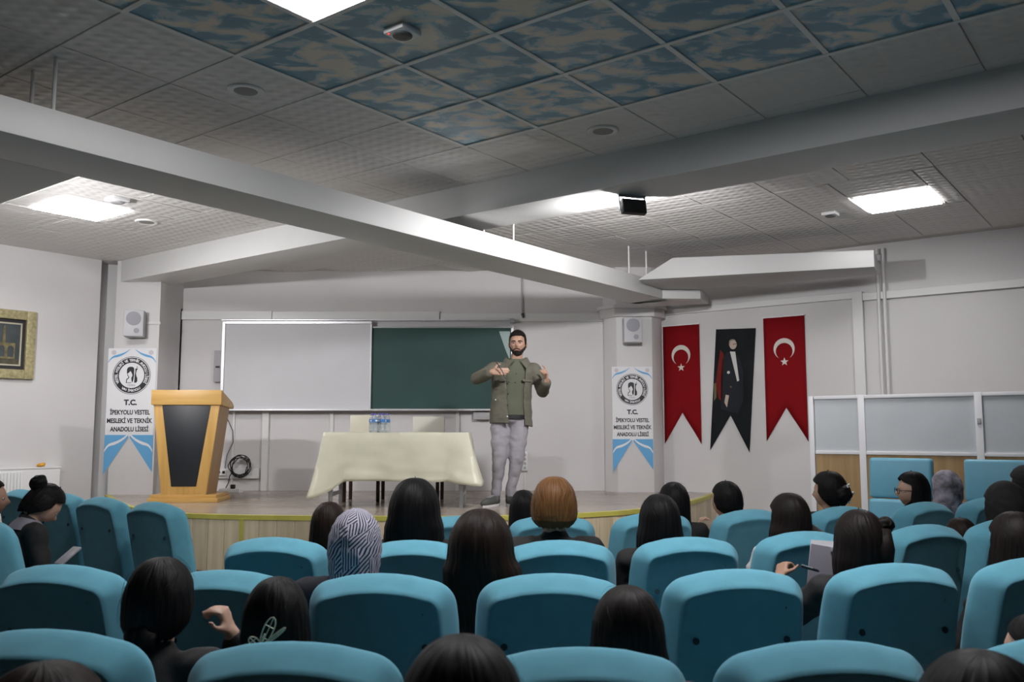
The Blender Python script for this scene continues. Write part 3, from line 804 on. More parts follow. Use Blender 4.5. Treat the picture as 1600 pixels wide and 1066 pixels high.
pp('printed_hair', [(-.028, 1.28), (-.022, 1.305), (.0, 1.318), (.03, 1.318), (.055, 1.305), (.02, 1.302), (-.01, 1.295), (-.02, 1.24), (-.03, 1.25)], mat('print_hair', (.28, .24, .19), .6), -.0205)
pp('printed_brow', [(.02, 1.262), (.062, 1.268), (.062, 1.258), (.02, 1.252)], mat('print_brow', (.2, .14, .1), .6), -.0205)
pp('printed_shirt', [(-.02, 1.175), (.045, 1.17), (.085, .83), (.06, .82)], mat('print_white', (.62, .62, .60), .6), -.0185)
pp('printed_hand', [(-.075, .52), (-.045, .66), (-.085, .67), (-.105, .58)], M_skin_p, -.0185)
pp('printed_medal', circle(-.045, .93, .018, 10), mat('print_white', (.6, .6, .6), .6), -.0185)
pp('printed_medal', circle(-.02, .76, .011, 10), mat('print_gold', (.4, .3, .1), .6), -.0185)

# ================================================================== LEFT WALL: framed picture, radiator (local x runs along +a)
pt = thing('framed_picture', 'gilt framed dark picture of a domed building on the left wall', 'picture', R(3.98, BL, 2.06), RZ)
M_gilt = mat('gilt_frame', (.42, .37, .20), .4, metal=.25, vary=.25, scale=40, bump=.4, bscale=70)
W_, H_ = .98, .735
def fr_bar(c, d): MB().box(c, d).build('frame_bar', M_gilt, pt, bevel=.012)
for s in (-1, 1): fr_bar((s * (W_ / 2 - .05), -.03, H_ / 2), (.10, .06, H_)); 
for z in (.05, H_ - .05): fr_bar((0, -.03, z), (W_ - .2, .06, .10))
MB().box((0, -.018, H_ / 2), (W_ - .2, .02, H_ - .2)).build('dark_mount', mat('dark_mount', (.02, .017, .02), .6), pt)
ins = MB(); ii = (W_ - .29, H_ - .29)
for s in (-1, 1):
    ins.box((s * ii[0] / 2, -.032, H_ / 2), (.016, .008, ii[1] + .016)); ins.box((0, -.032, H_ / 2 + s * ii[1] / 2), (ii[0], .008, .016))
ins.build('inner_fillet', mat('pale_fillet', (.48, .45, .34), .5), pt)
def pic(name, pts, m, y): MB().plate(pts, y, y + .0015).build(name, m, pt)
M_pd = mat('picture_night_sky', (.05, .06, .065), .6, vary=.3, scale=5); M_ps = mat('picture_stone', (.16, .135, .06), .6, vary=.5, scale=16)
pic('painted_sky', [(-.335, .155), (.335, .155), (.335, .58), (-.335, .58)], M_pd, -.030)
pic('painted_ground', [(-.335, .155), (.335, .155), (.335, .20), (.1, .24), (-.335, .25)], mat('picture_ground', (.06, .055, .03), .6, vary=.5, scale=20), -.032)
for cx, w, h0 in ((-.2, .20, .40), (.0, .22, .43), (.2, .18, .38)):
    pic('painted_wall', [(cx - w / 2, .21), (cx + w / 2, .21), (cx + w / 2, h0), (cx - w / 2, h0)], M_ps, -.034)
    for k in (-1, 1):
        pic('painted_arch', [(cx + k * w * .25 - .03, .23)] + [(cx + k * w * .25 + .03 * math.cos(q), .32 + .03 * math.sin(q)) for q in [pi * (1 - j / 8) for j in range(9)]][0:9] + [(cx + k * w * .25 + .03, .23)], M_pd, -.0365)
pic('painted_dome', [(-.10 + .11 * math.cos(q), .43 + .08 * math.sin(q)) for q in [pi * j / 14 for j in range(15)]], M_ps, -.035)
pic('painted_minaret', [(.16, .38), (.19, .38), (.185, .54), (.175, .57), (.165, .54)], M_ps, -.036)

rd = thing('radiator', 'white panel radiator with vertical grooves low on the left wall', 'radiator', R(3.92, BL, .46), RZ)
MB().box((0, -.05, .32), (1.74, .09, .64)).build('body', M_white, rd, bevel=.012)
MB().box((0, -.05, .648), (1.76, .10, .018)).build('top_grille', M_white, rd, bevel=.004)
fin_me = MB().box((0, 0, 0), (.030, .014, .56)).mesh('fin', M_white, bevel=.006, seg=2)
for k in range(40): put('fin', fin_me, rd, (-.84 + .0335 * k, -.099, .33))
for s in (-1, 1): MB().tube([(s * .8, -.05, .02), (s * .8, -.05, -.445)], .014).build('feed_pipe', M_white, rd)
yb = MB(); yb.blob((0, 0, .022), (.042, .028, .020)); yb.blob((.02, .005, .03), (.022, .02, .018)); yb.blob((-.03, 0, .018), (.02, .02, .015))
tag(yb.build('crumpled_cloth', mat('bright_yellow_cloth', (.72, .36, .03), .6, bump=.5, bscale=60), loc=R(4.60, BL - .055, 1.118)), 'small crumpled yellow scrap lying on top of the white radiator', 'scrap')

# ================================================================== PARTITION and the chairs before it
AP = 8.58
pa = thing('office_partition', 'low partition with frosted panes above oak panels in front of the right wall', 'partition', R(AP, 2.88, 0), RZ)
M_pw = mat('white_partition_profile', (.74, .74, .76), .4)
M_frost = mat('frosted_pane', (.52, .55, .575), .5, vary=.03, scale=3)
posts = [0.0, -.468, -1.452, -2.44, -3.43]
for k, p in enumerate(posts): MB().box((0, p, .92), (.05, .045 if k == 0 else .06, 1.84)).build('post', M_pw, pa, bevel=.004)
for k in range(len(posts) - 1):
    c = (posts[k] + posts[k + 1]) / 2; w = abs(posts[k + 1] - posts[k]) - .06
    for z, h in ((1.823, .032), (1.302, .032), (.06, .06)): MB().box((0, c, z), (.045, w, h)).build('rail', M_pw, pa, bevel=.003)
    MB().box((0, c, 1.563), (.012, w, .49)).build('frosted_pane', M_frost, pa)
    MB().box((0, c, .688), (.022, w, 1.196)).build('oak_panel', M_part, pa)
MB().box((-.032, -1.452, 1.59), (.012, .03, .05)).build('latch', M_grey, pa, bevel=.004)

M_vinyl = mat('light_blue_vinyl', (.14, .40, .54), .42, vary=.04, scale=5)
def high_chair(b, lab):
    t = thing('tall_padded_chair', lab, 'chair', R(7.86, b, 0), RZ - pi / 2, 'tall blue chairs before the partition')
    # local -y faces the hall (towards -a)
    Mt = Matrix.Translation((0, .02, .95)) @ Matrix.Rotation(rad(-6), 4, 'X') @ Matrix.Translation((0, 0, -.95))
    b1 = MB().box((0, .10, 1.10), (.47, .09, .335), Mt); b1.build('upper_cushion', M_vinyl, t, bevel=.03, seg=3)
    b2 = MB().box((0, .085, .74), (.47, .10, .37), Mt); b2.build('lower_cushion', M_vinyl, t, bevel=.03, seg=3)
    MB().box((0, -.14, .49), (.48, .46, .10)).build('seat', M_vinyl, t, bevel=.03, seg=3)
    for sx in (-1, 1):
        for y in (-.32, .06): MB().tube([(sx * .2, y, .45), (sx * .2, y, 0)], .014).build('leg', M_steel, t)
        MB().box((sx * .20, .16, .82), (.02, .02, .74), Mt).build('back_rail', M_steel, t)
    t.scale = (1.07, 1.07, 1.015)
    return t
high_chair(1.95, 'tall light blue padded chair before the partition, behind the woman in glasses')
high_chair(1.21, 'tall light blue padded chair before the partition, at the right edge behind the black scarf')

# ================================================================== AUDITORIUM SEATS
M_seat = mat('turquoise_seat_fabric', (0.125, 0.355, 0.46), 0.9, vary=0.06, scale=14, bump=0.12, bscale=900, sheen=0.12, spec=0.1)
M_dimple = mat('seat_button_dark_teal', (.008, .04, .055), .7)
M_shell = mat('seat_arm_black', (.02, .02, .022), .5)
def seat_outline(n_side=8):
    # half outline of the backrest, x >= 0, from bottom to top centre
    pts = [(.235, 0.0), (.243, .12), (.247, .25), (.247, .38), (.243, .48)]
    cx, cz, r = .239 - .088, .63 - .022 - .088, .088
    for k in range(n_side + 1):
        q = rad(4) + rad(74) * k / n_side
        pts.append((cx + r * math.cos(q), cz + r * math.sin(q)))
    pts += [(.10, .6225), (.05, .628)]
    full = [(-x, z) for x, z in pts][::1]
    return pts + [(0, .63)] + [(-x, z) for x, z in reversed(pts)]
def inset(poly, d):
    n = len(poly); out = []
    for i in range(n):
        p, q, r = Vector(poly[i - 1]), Vector(poly[i]), Vector(poly[(i + 1) % n])
        t = (r - p).normalized() if i not in (0, n - 1) else ((r - q) if i == 0 else (q - p)).normalized()
        nrm = Vector((-t.y, t.x))
        out.append((q.x + nrm.x * d, max(q.y + nrm.y * d, 0.0)))
    return out
def seat_back():
    o = seat_outline(); rings = []
    for d, y in ((.075, .020), (.055, .018), (.02, .004), (.004, -.018), (0, -.030), (.003, -.046), (.011, -.066), (.024, -.092), (.037, -.116), (.046, -.131), (.052, -.134), (.062, -.131), (.10, -.131)):
        ring = []
        for x, z in inset(o, d):
            h = z
            yy = y - .215 * h - .10 * max(0, h - .25) ** 2 + .015
            yy += (.012 * (1 - (x / .24) ** 2)) * (1 if y > 0 else -.6)
            ring.append((x, yy, .42 + h))
        rings.append(ring)
    return MB().loft(rings)
def make_seat(name='auditorium_seat'):
    t = thing(name, 'seat', 'seat')
    seat_back().build('backrest', M_seat, t, angle=75)
    cu = MB(); rr = []
    for d, z in ((.05, .255), (.012, .265), (0, .29), (0, .33), (.012, .35), (.05, .363), (.12, .366)):
        hx, y0, y1 = .235 - d, -.10 + d * .5, .36 - d
        rr.append([(x, y, z) for x, y in [(-hx, y0), (hx, y0), (hx, y1 - .06), (hx - .03, y1 - .015), (hx - .09, y1), (-hx + .09, y1), (-hx + .03, y1 - .015), (-hx, y1 - .06)]])
    cu.loft(rr).build('seat_cushion', M_seat, t, angle=60)
    for s in (-1, 1):
        MB().box((s * .205, .07, .14), (.022, .26, .28)).build('leg_panel', M_shell, t, bevel=.008)
        MB().box((s * .205, .07, .012), (.05, .34, .024)).build('foot_plate', M_shell, t, bevel=.008)
        h = .41; MB().lathe([(.0, 0), (.010, 0), (.011, .002), (.011, .004)], 14).build('shell_screw', M_dimple, t, loc=(s * .150, -.1405 - .215 * h - .10 * max(0, h - .25) ** 2 + .015, .42 + h)).rotation_euler = (pi / 2 - .2, 0, 0)
    return t
seat0 = make_seat()
GS = 'turquoise auditorium seats'
used = [False]
def seat(x, y, face, lab, top=1.05):
    # x, y = place of the top edge; face = turn to the right in degrees
    f = rad(face); F = Vector((math.sin(f), math.cos(f), 0))
    p = Vector((x, y, 0)) + F * .225
    if not used[0]:
        used[0] = True; o = seat0; o.location = p; o.rotation_euler = (0, 0, -f); o['label'] = lab
    else: o = dup(seat0, p, -f, lab)
    o['group'] = GS
    return o
T_ = 'turquoise auditorium seat '
seat(-1.07, 2.03, 5, T_ + 'in the nearest row, cut by the left edge')
seat(-.475, 1.91, 2, T_ + 'in the nearest row, in front of the butterfly clip woman')
seat(.14, 1.86, -2, T_ + 'in the nearest row, left of the long dark hair at bottom centre')
seat(.68, 1.92, -4, T_ + 'in the nearest row, right of centre at the bottom edge')
seat(1.26, 1.98, -7, T_ + 'in the nearest row, its corner at the bottom right edge')
seat(-1.54, 3.02, 9, T_ + 'in the second row, cut by the left edge')
seat(-.94, 2.90, 6, T_ + 'in the second row, behind the butterfly clip head')
seat(-.42, 2.83, 3, T_ + 'in the second row, below the patterned headscarf')
seat(.125, 2.83, 0, T_ + 'in the second row, right of the big dark brown hair')
seat(.74, 2.92, -5, T_ + 'in the second row, left of the person with the clipboard')
seat(1.32, 3.05, -8, T_ + 'in the second row, right of the person with the clipboard')
seat(1.90, 3.20, -12, T_ + 'in the second row, cut by the right edge')
seat(-1.02, 3.80, 7, T_ + 'in the third row, leftmost, before the stage front planks')
seat(-.41, 3.70, 2, T_ + 'in the third row, right of the patterned headscarf')
seat(.20, 3.70, -2, T_ + 'in the third row, below the short reddish hair')
seat(.76, 3.81, -8, T_ + 'in the third row, below the very long straight black hair')
seat(1.34, 4.03, -14, T_ + 'in the third row, with long brown hair hanging over its back')
seat(2.03, 4.33, -20, T_ + 'in the third row, at the right, below the woman in glasses')
seat(2.58, 4.62, -24, T_ + 'in the third row, under the black headscarf at the right')
seat(-.29, 4.76, 2, T_ + 'in the fourth row, a corner visible beside curly dark hair')
seat(.22, 4.80, -3, T_ + 'in the fourth row, behind the short reddish hair')
seat(.80, 4.96, -12, T_ + 'in the fourth row, behind the very long straight black hair')
seat(1.40, 5.16, -18, T_ + 'in the fourth row, below the short black hair near the flags')
seat(2.02, 5.38, -22, T_ + 'in the fourth row, below the woman with the white hair claw')
seat(2.68, 5.72, -26, T_ + 'in the fourth row, below the woman in glasses')
seat(3.26, 6.08, -30, T_ + 'in the fourth row, last one, beside the black headscarf')
seat(-2.32, 5.72, 30, T_ + 'in the left block, nearest the stage planks, turned right')
seat(-2.86, 6.15, 30, T_ + 'in the left block, second from the stage planks')
seat(-3.34, 6.55, 30, T_ + 'in the left block, behind the woman with the bun')
seat(-3.86, 6.95, 30, T_ + 'in the left block, farthest back, under the radiator')
seat(-2.75, 4.60, 40, T_ + 'at the left edge, in front of the woman with the bun')
seat(-3.30, 5.00, 40, T_ + 'under the person whose cheek shows at the left edge')
seat(3.82, 5.95, -34, T_ + 'under the person in black at the right edge')

# ================================================================== PEOPLE
M_skin = mat('light_skin', (.46, .285, .21), .5, vary=.06, scale=9)
M_skin2 = mat('tan_skin', (.36, .205, .14), .5, vary=.06, scale=9)
def hair_mat(name, c, c2, rough=.5):
    m, nt, N, L, bs = nodes_of(name)
    bs.inputs['Roughness'].default_value = rough
    bs.inputs['Specular IOR Level'].default_value = .12
    tc = N.new('ShaderNodeTexCoord'); mp = N.new('ShaderNodeMapping'); mp.inputs['Scale'].default_value = (55, 2.2, 1)
    L.new(tc.outputs['UV'], mp.inputs[0])
    nz = N.new('ShaderNodeTexNoise'); nz.inputs['Scale'].default_value = 1.6; nz.inputs['Detail'].default_value = 4; nz.inputs['Distortion'].default_value = .3
    L.new(mp.outputs[0], nz.inputs['Vector'])
    rp = N.new('ShaderNodeValToRGB'); rp.color_ramp.elements[0].position = .3; rp.color_ramp.elements[1].position = .75
    rp.color_ramp.elements[0].color = (*c, 1); rp.color_ramp.elements[1].color = (*c2, 1)
    L.new(nz.outputs[0], rp.inputs[0]); L.new(rp.outputs[0], bs.inputs['Base Color'])
    b = N.new('ShaderNodeBump'); b.inputs['Strength'].default_value = .45; b.inputs['Distance'].default_value = .004
    L.new(nz.outputs[0], b.inputs['Height']); L.new(b.outputs[0], bs.inputs['Normal'])
    MATS[name] = m
    return m
H_black = hair_mat('black_hair', (.004, .0038, .0042), (.010, .0095, .0105))
H_dbrown = hair_mat('dark_brown_hair', (.010, .0065, .005), (.022, .013, .010))
H_brown = hair_mat('brown_black_hair', (.008, .006, .0055), (.018, .013, .012))
H_red = hair_mat('reddish_brown_hair', (.085, .036, .012), (.235, .115, .046), .45)
M_blackc = mat('black_clothing', (.008, .008, .009), .8, bump=.2, bscale=300)
M_navyc = mat('navy_clothing', (.010, .011, .020), .8, bump=.2, bscale=300)
M_greyc = mat('grey_clothing', (.10, .095, .10), .8, bump=.2, bscale=300)
M_beige = mat('beige_clothing', (.28, .23, .17), .8, bump=.2, bscale=300)
M_lilac = mat('lilac_grey_clothing', (.21, .20, .24), .8, bump=.2, bscale=300)
M_pink = mat('pink_clothing', (.52, .30, .38), .8, bump=.2, bscale=300)
M_whitec = mat('white_clothing', (.60, .58, .58), .8, bump=.2, bscale=300)
M_jean = mat('dark_trousers', (.016, .018, .026), .8, bump=.2, bscale=400)
M_shoe = mat('dark_shoe', (.02, .02, .02), .5)
M_eye = mat('eye_white', (.30, .27, .24), .3); M_iris = mat('dark_iris', (.012, .008, .006), .2)  # eye whites darkened to stand for shade in the sockets

def remesh(mb, name, voxel, m, it=4, fac=.5, fold=0.0, seed=0, adapt=0.0):
    me = mb.mesh('tmp', None, smooth=False)
    o = bpy.data.objects.new('tmp', me); COL.objects.link(o)
    r = o.modifiers.new('r', 'REMESH'); r.mode = 'VOXEL'; r.voxel_size = voxel; r.use_smooth_shade = True
    if it:
        s = o.modifiers.new('s', 'SMOOTH'); s.iterations = it; s.factor = fac
    bpy.context.view_layer.update()
    out = bpy.data.meshes.new_from_object(o.evaluated_get(bpy.context.evaluated_depsgraph_get()))
    bpy.data.objects.remove(o); bpy.data.meshes.remove(me)
    out.name = name; out.materials.clear(); out.materials.append(m); out.shade_smooth()
    if fold:
        n = len(out.vertices); co = np.zeros(n * 3); out.vertices.foreach_get('co', co); co = co.reshape(-1, 3)
        no = np.zeros(n * 3); out.vertices.foreach_get('normal', no); no = no.reshape(-1, 3)
        d = np.array([noise.noise(Vector((c[0] * 9 + seed, c[1] * 9, c[2] * 14))) + .5 * noise.noise(Vector((c[0] * 22, c[1] * 22 + seed, c[2] * 30))) for c in co])
        co = co + no * (d * fold)[:, None]
        out.vertices.foreach_set('co', co.ravel()); out.update()
    return out

def head_mb(mb, c, s=1.0, turn=0.0, nose=1.0, male=False):
    # sculpted head: c centre, faces +y
    u, w = 56, 40; rings = []
    cw = math.cos(turn); sw = math.sin(turn)
    for k in range(w + 1):
        t = -pi / 2 + pi * k / w; t = max(-pi / 2 + .02, min(pi / 2 - .02, t)); ring = []
        for i in range(u):
            q = 2 * pi * i / u
            x, y, z = math.cos(t) * math.cos(q), math.cos(t) * math.sin(q), math.sin(t)
            X, Y, Z = x * .076, y * .098, z * .117
            if z < 0:                                     # jaw taper, neck side pulled up
                k2 = (-z) ** 1.4
                X *= 1 - (.30 if male else .38) * k2
                if y < 0: Y *= 1 - .45 * k2; Z *= 1 - .22 * (-z) * min(1, -y * 1.5)
                else: Y *= 1 - .10 * k2
            if y > 0:
                g = lambda ax, az, rx, rz: math.exp(-((x - ax) / rx) ** 2 - ((z - az) / rz) ** 2)
                f = y ** .5
                Y += f * nose * (.021 * g(0, -.19, .13, .13) + .012 * g(0, -.05, .10, .16))      # nose
                Y -= f * .011 * (g(.40, .04, .19, .11) + g(-.40, .04, .19, .11))                   # eye sockets
                Y += f * .006 * (g(.38, .21, .28, .08) + g(-.38, .21, .28, .08)) * (1.5 if male else .7)  # brows
                Y += f * .007 * (g(0, -.47, .26, .05) + .9 * g(0, -.57, .22, .05))               # lips
                Y -= f * .004 * g(0, -.52, .26, .022)
                Y += f * .010 * g(0, -.86, .34, .14)                                              # chin
                Y += f * .004 * (g(.55, -.22, .2, .2) + g(-.55, -.22, .2, .2))                    # cheeks
            X, Y = X * cw - Y * sw, X * sw + Y * cw
            ring.append((c[0] + X * s, c[1] + Y * s, c[2] + Z * s))
        rings.append(ring)
    mb.loft(rings)
    for sg in (-1, 1):
        M = Matrix.Translation(c) @ Matrix.Rotation(turn, 4, 'Z') @ Matrix.Translation((sg * .077 * s, -.008 * s, -.006 * s)) @ Matrix.Rotation(sg * rad(-18), 4, 'Z')
        mb.blob((0, 0, 0), (.010 * s, .019 * s, .031 * s), M, 14, 8)
        mb.blob((sg * .004 * s, -.006 * s, .006 * s), (.009 * s, .014 * s, .022 * s), M, 14, 8)

def hand(mb, wrist, dirv, palm_n, side, s=1.0, curl=.25, spread=.0, curls=None, thumb_out=1.0):
    # wrist point, direction of fingers, palm normal, side = +1 if thumb lies towards dir x palm_n
    W, D, Nn = Vector(wrist), Vector(dirv).normalized(), Vector(palm_n).normalized()
    S = D.cross(Nn).normalized() * side; Nn = S.cross(D).normalized() * side
    P0 = W + D * .012 * s
    for k, off in enumerate((.028, .010, -.009, -.027)):
        base = W + D * (.088 - .004 * abs(k - 1)) * s + S * off * s
        mb.capsule(W + S * off * .55 * s, .0135 * s, base, .0105 * s, 10)
        L0 = (.074, .082, .076, .060)[k] * s
        c = curl if curls is None else curls[k]
        d = (D + S * (1.5 - k) * spread * .12).normalized(); p = base
        for j, fr in enumerate((.45, .30, .25)):
            a = c * (.9 + .35 * j)
            ax = S if True else S
            rot = Matrix.Rotation(-a * side if False else a, 3, d.cross(Nn).normalized())
            d = (rot @ d).normalized()
            nrm = Nn - d * Nn.dot(d)
            q = p + d * L0 * fr
            mb.capsule(p, (.0098 - .0008 * j) * s, q, (.0090 - .0010 * j) * s, 10)
            p = q
    tb = W + D * .028 * s + S * .030 * s
    t1 = tb + (D * .55 + S * .75 * thumb_out + Nn * .25).normalized() * .040 * s
    t2 = t1 + (D * .85 + S * .35 * thumb_out + Nn * .25).normalized() * .034 * s
    mb.capsule(W + D * .012 * s + S * .014 * s, .014 * s, tb, .0135 * s, 10); mb.capsule(tb, .0130 * s, t1, .0105 * s, 10); mb.capsule(t1, .0105 * s, t2, .0085 * s, 10)

HC = Vector((0, -.035, 1.118))     # head centre of the seated figure
def seated(pose):
    arms = {}
    lap = lambda s: dict(sh=(s * .165, -.055, .945), el=(s * .215, .035, .700), wr=(s * .115, .235, .640), d=(-s * .35, .9, -.15), n=(0, .1, -1))
    for s in (-1, 1): arms[s] = lap(s)
    if pose == 'cheek_right': arms[1] = dict(sh=(.165, -.05, .95), el=(.245, .15, .83), wr=(.175, .075, 1.02), d=(-.35, -.2, .95), n=(-.9, .0, -.2))
    if pose == 'chin_left': arms[-1] = dict(sh=(-.165, -.05, .95), el=(-.20, .20, .78), wr=(-.125, .115, .925), d=(.2, -.15, .95), n=(.9, -.2, 0))
    if pose == 'write_left':
        arms[-1] = dict(sh=(-.165, -.05, .95), el=(-.285, .10, .80), wr=(-.255, .20, .955), d=(.45, .45, .65), n=(.55, .15, -.6))
    B = MB(); C = MB(); Tm = MB(); Sh = MB()
    # trunk
    B.blob((0, .02, .52), (.165, .125, .12)); B.blob((0, -.005, .68), (.135, .10, .15)); B.blob((0, -.045, .85), (.150, .105, .165))
    B.chain([(0, -.055, .97), (0, -.045, 1.06)], [.058, .050])
    C.blob((0, .015, .53), (.185, .145, .12)); C.blob((0, -.005, .67), (.155, .118, .17)); C.blob((0, -.048, .85), (.168, .120, .16))
    C.capsule((-.13, -.055, .945), .060, (.13, -.055, .945), .060); C.capsule((0, -.055, .96), .078, (0, -.052, .995), .062)
    head_mb(B, HC)
    for s, A in arms.items():
        B.chain([(s * .11, -.055, .95), A['sh'], A['el'], A['wr']], [.055, .050, .036, .024])
        hand(B, A['wr'], A['d'], A['n'], 1 if s > 0 else -1, .92, 1.15 if pose != 'lap' and ((s > 0) == (pose == 'cheek_right')) else .3)
        e, w_ = Vector(A['el']), Vector(A['wr']); cuff = e + (w_ - e) * .86
        C.chain([(s * .11, -.055, .945), A['sh'], A['el'], tuple(cuff)], [.066, .062, .050, .038])
        hip, kn, an = (s * .09, .03, .51), (s * .105, .44, .51), (s * .105, .42, .10)
        B.chain([hip, kn, an], [.082, .056, .034]); B.chain([an, (s * .115, .53, .035)], [.034, .026])
        Tm.chain([hip, kn, an], [.096, .070, .050])
        Sh.chain([(s * .105, .405, .045), (s * .115, .50, .040), (s * .118, .56, .034)], [.044, .044, .034])
    Tm.blob((0, .02, .53), (.175, .135, .11))
    return dict(body=remesh(B, 'body', .009, M_skin), top=remesh(C, 'top', .012, M_blackc, 3, .5, .010, 3), trousers=remesh(Tm, 'trousers', .014, M_jean, 3, .5, .008, 7), shoes=remesh(Sh, 'shoes', .014, M_shoe, 2))
POSES = {p: seated(p) for p in ('lap', 'cheek_right', 'chin_left', 'write_left')}

def smooth(a, b, x): t = np.clip((x - a) / (b - a), 0, 1); return t * t * (3 - 2 * t)
def deform(me, lean=0, turn=0, nod=0, bend=0):
    if not (lean or turn or nod or bend): return me
    me = me.copy(); n = len(me.vertices); co = np.zeros(n * 3); me.vertices.foreach_get('co', co); co = co.reshape(-1, 3).copy()
    w = smooth(.995, 1.07, co[:, 2])
    piv = np.array([0, -.05, 1.05])
    if turn or nod:
        a = np.radians(turn) * w; d = co - piv
        x = d[:, 0] * np.cos(a) + d[:, 1] * np.sin(a); y = -d[:, 0] * np.sin(a) + d[:, 1] * np.cos(a)
        tx, ty = math.sin(rad(turn)), math.cos(rad(turn))
        b = np.radians(nod) * w                              # nod: forward along the turned gaze
        f = x * tx + y * ty; z = d[:, 2]
        f2 = f * np.cos(b) + z * np.sin(b); z2 = -f * np.sin(b) + z * np.cos(b)
        x = x + (f2 - f) * tx; y = y + (f2 - f) * ty
        co = np.stack([x, y, z2], 1) + piv
    wl = smooth(.50, 1.15, co[:, 2])
    co[:, 0] += lean * wl
    if bend:
        z0 = .55; a = np.radians(bend) * smooth(.50, .85, co[:, 2]); d1, d2 = co[:, 1] - .02, co[:, 2] - z0
        co[:, 1] = .02 + d1 * np.cos(a) + d2 * np.sin(a); co[:, 2] = z0 - d1 * np.sin(a) + d2 * np.cos(a)
    me.vertices.foreach_set('co', co.ravel()); me.update()
    return me

def surf(rows, m, name, thick=.012, close_top=True):
    # rows: list of lists of points (same length), with uv; gives an open sheet with thickness
    bm = bmesh.new(); uv = bm.loops.layers.uv.new('UVMap'); nr, nc = len(rows), len(rows[0])
    V = [[bm.verts.new(p) for p in r] for r in rows]
    for k in range(nr - 1):
        for i in range(nc - 1):
            try: f = bm.faces.new((V[k][i], V[k][i + 1], V[k + 1][i + 1], V[k + 1][i]))
            except ValueError: continue
            for l, (a, b) in zip(f.loops, ((k, i), (k, i + 1), (k + 1, i + 1), (k + 1, i))): l[uv].uv = (b / (nc - 1), a / (nr - 1))
    bmesh.ops.remove_doubles(bm, verts=bm.verts, dist=1e-5)
    bmesh.ops.recalc_face_normals(bm, faces=bm.faces)
    ctr = sum((v.co for v in bm.verts), Vector()) / len(bm.verts)
    tot = sum(1 if f.normal.dot(f.calc_center_median() - ctr) > 0 else -1 for f in bm.faces)
    if tot < 0: bmesh.ops.reverse_faces(bm, faces=bm.faces)
    if thick:
        bm.normal_update()
        geom = bmesh.ops.solidify(bm, geom=bm.faces[:] + bm.edges[:] + bm.verts[:], thickness=thick)
    me = bpy.data.meshes.new(name); bm.to_mesh(me); bm.free(); me.materials.append(m); me.shade_smooth()
    return me

STRAYS = []
def strays(rows, seed, n=70):
    # thin loose hairs lifting off the hair sheet
    rg = random.Random(seed * 13 + 5); V = []; F = []; nr, nc = len(rows), len(rows[0])
    ctr = HC
    for _ in range(n):
        i = rg.randrange(2, nc - 2); k0 = rg.randrange(3, max(4, nr - 12)); ln = rg.randrange(7, 16); lift = rg.uniform(.002, .010); drift = rg.uniform(-.35, .35); pv = None
        for j in range(ln):
            k = k0 + j
            if k >= nr: break
            ii = int(min(nc - 1, max(0, i + drift * j))); p = Vector(rows[k][ii]); o = Vector((p.x - ctr.x, p.y - ctr.y, max(0, p.z - ctr.z))); o.normalize()
            p = p + o * (lift * math.sin(pi * (j + .5) / ln) + .0015); tx = Vector((o.y, -o.x, 0)) * .0006 + Vector((0, 0, .0002))
            V += [tuple(p - tx), tuple(p + tx)]
            if pv is not None: F.append((pv, pv + 1, len(V) - 1, len(V) - 2))
            pv = len(V) - 2
    me = bpy.data.meshes.new('stray_hairs'); me.from_pydata(V, [], F)
    return me
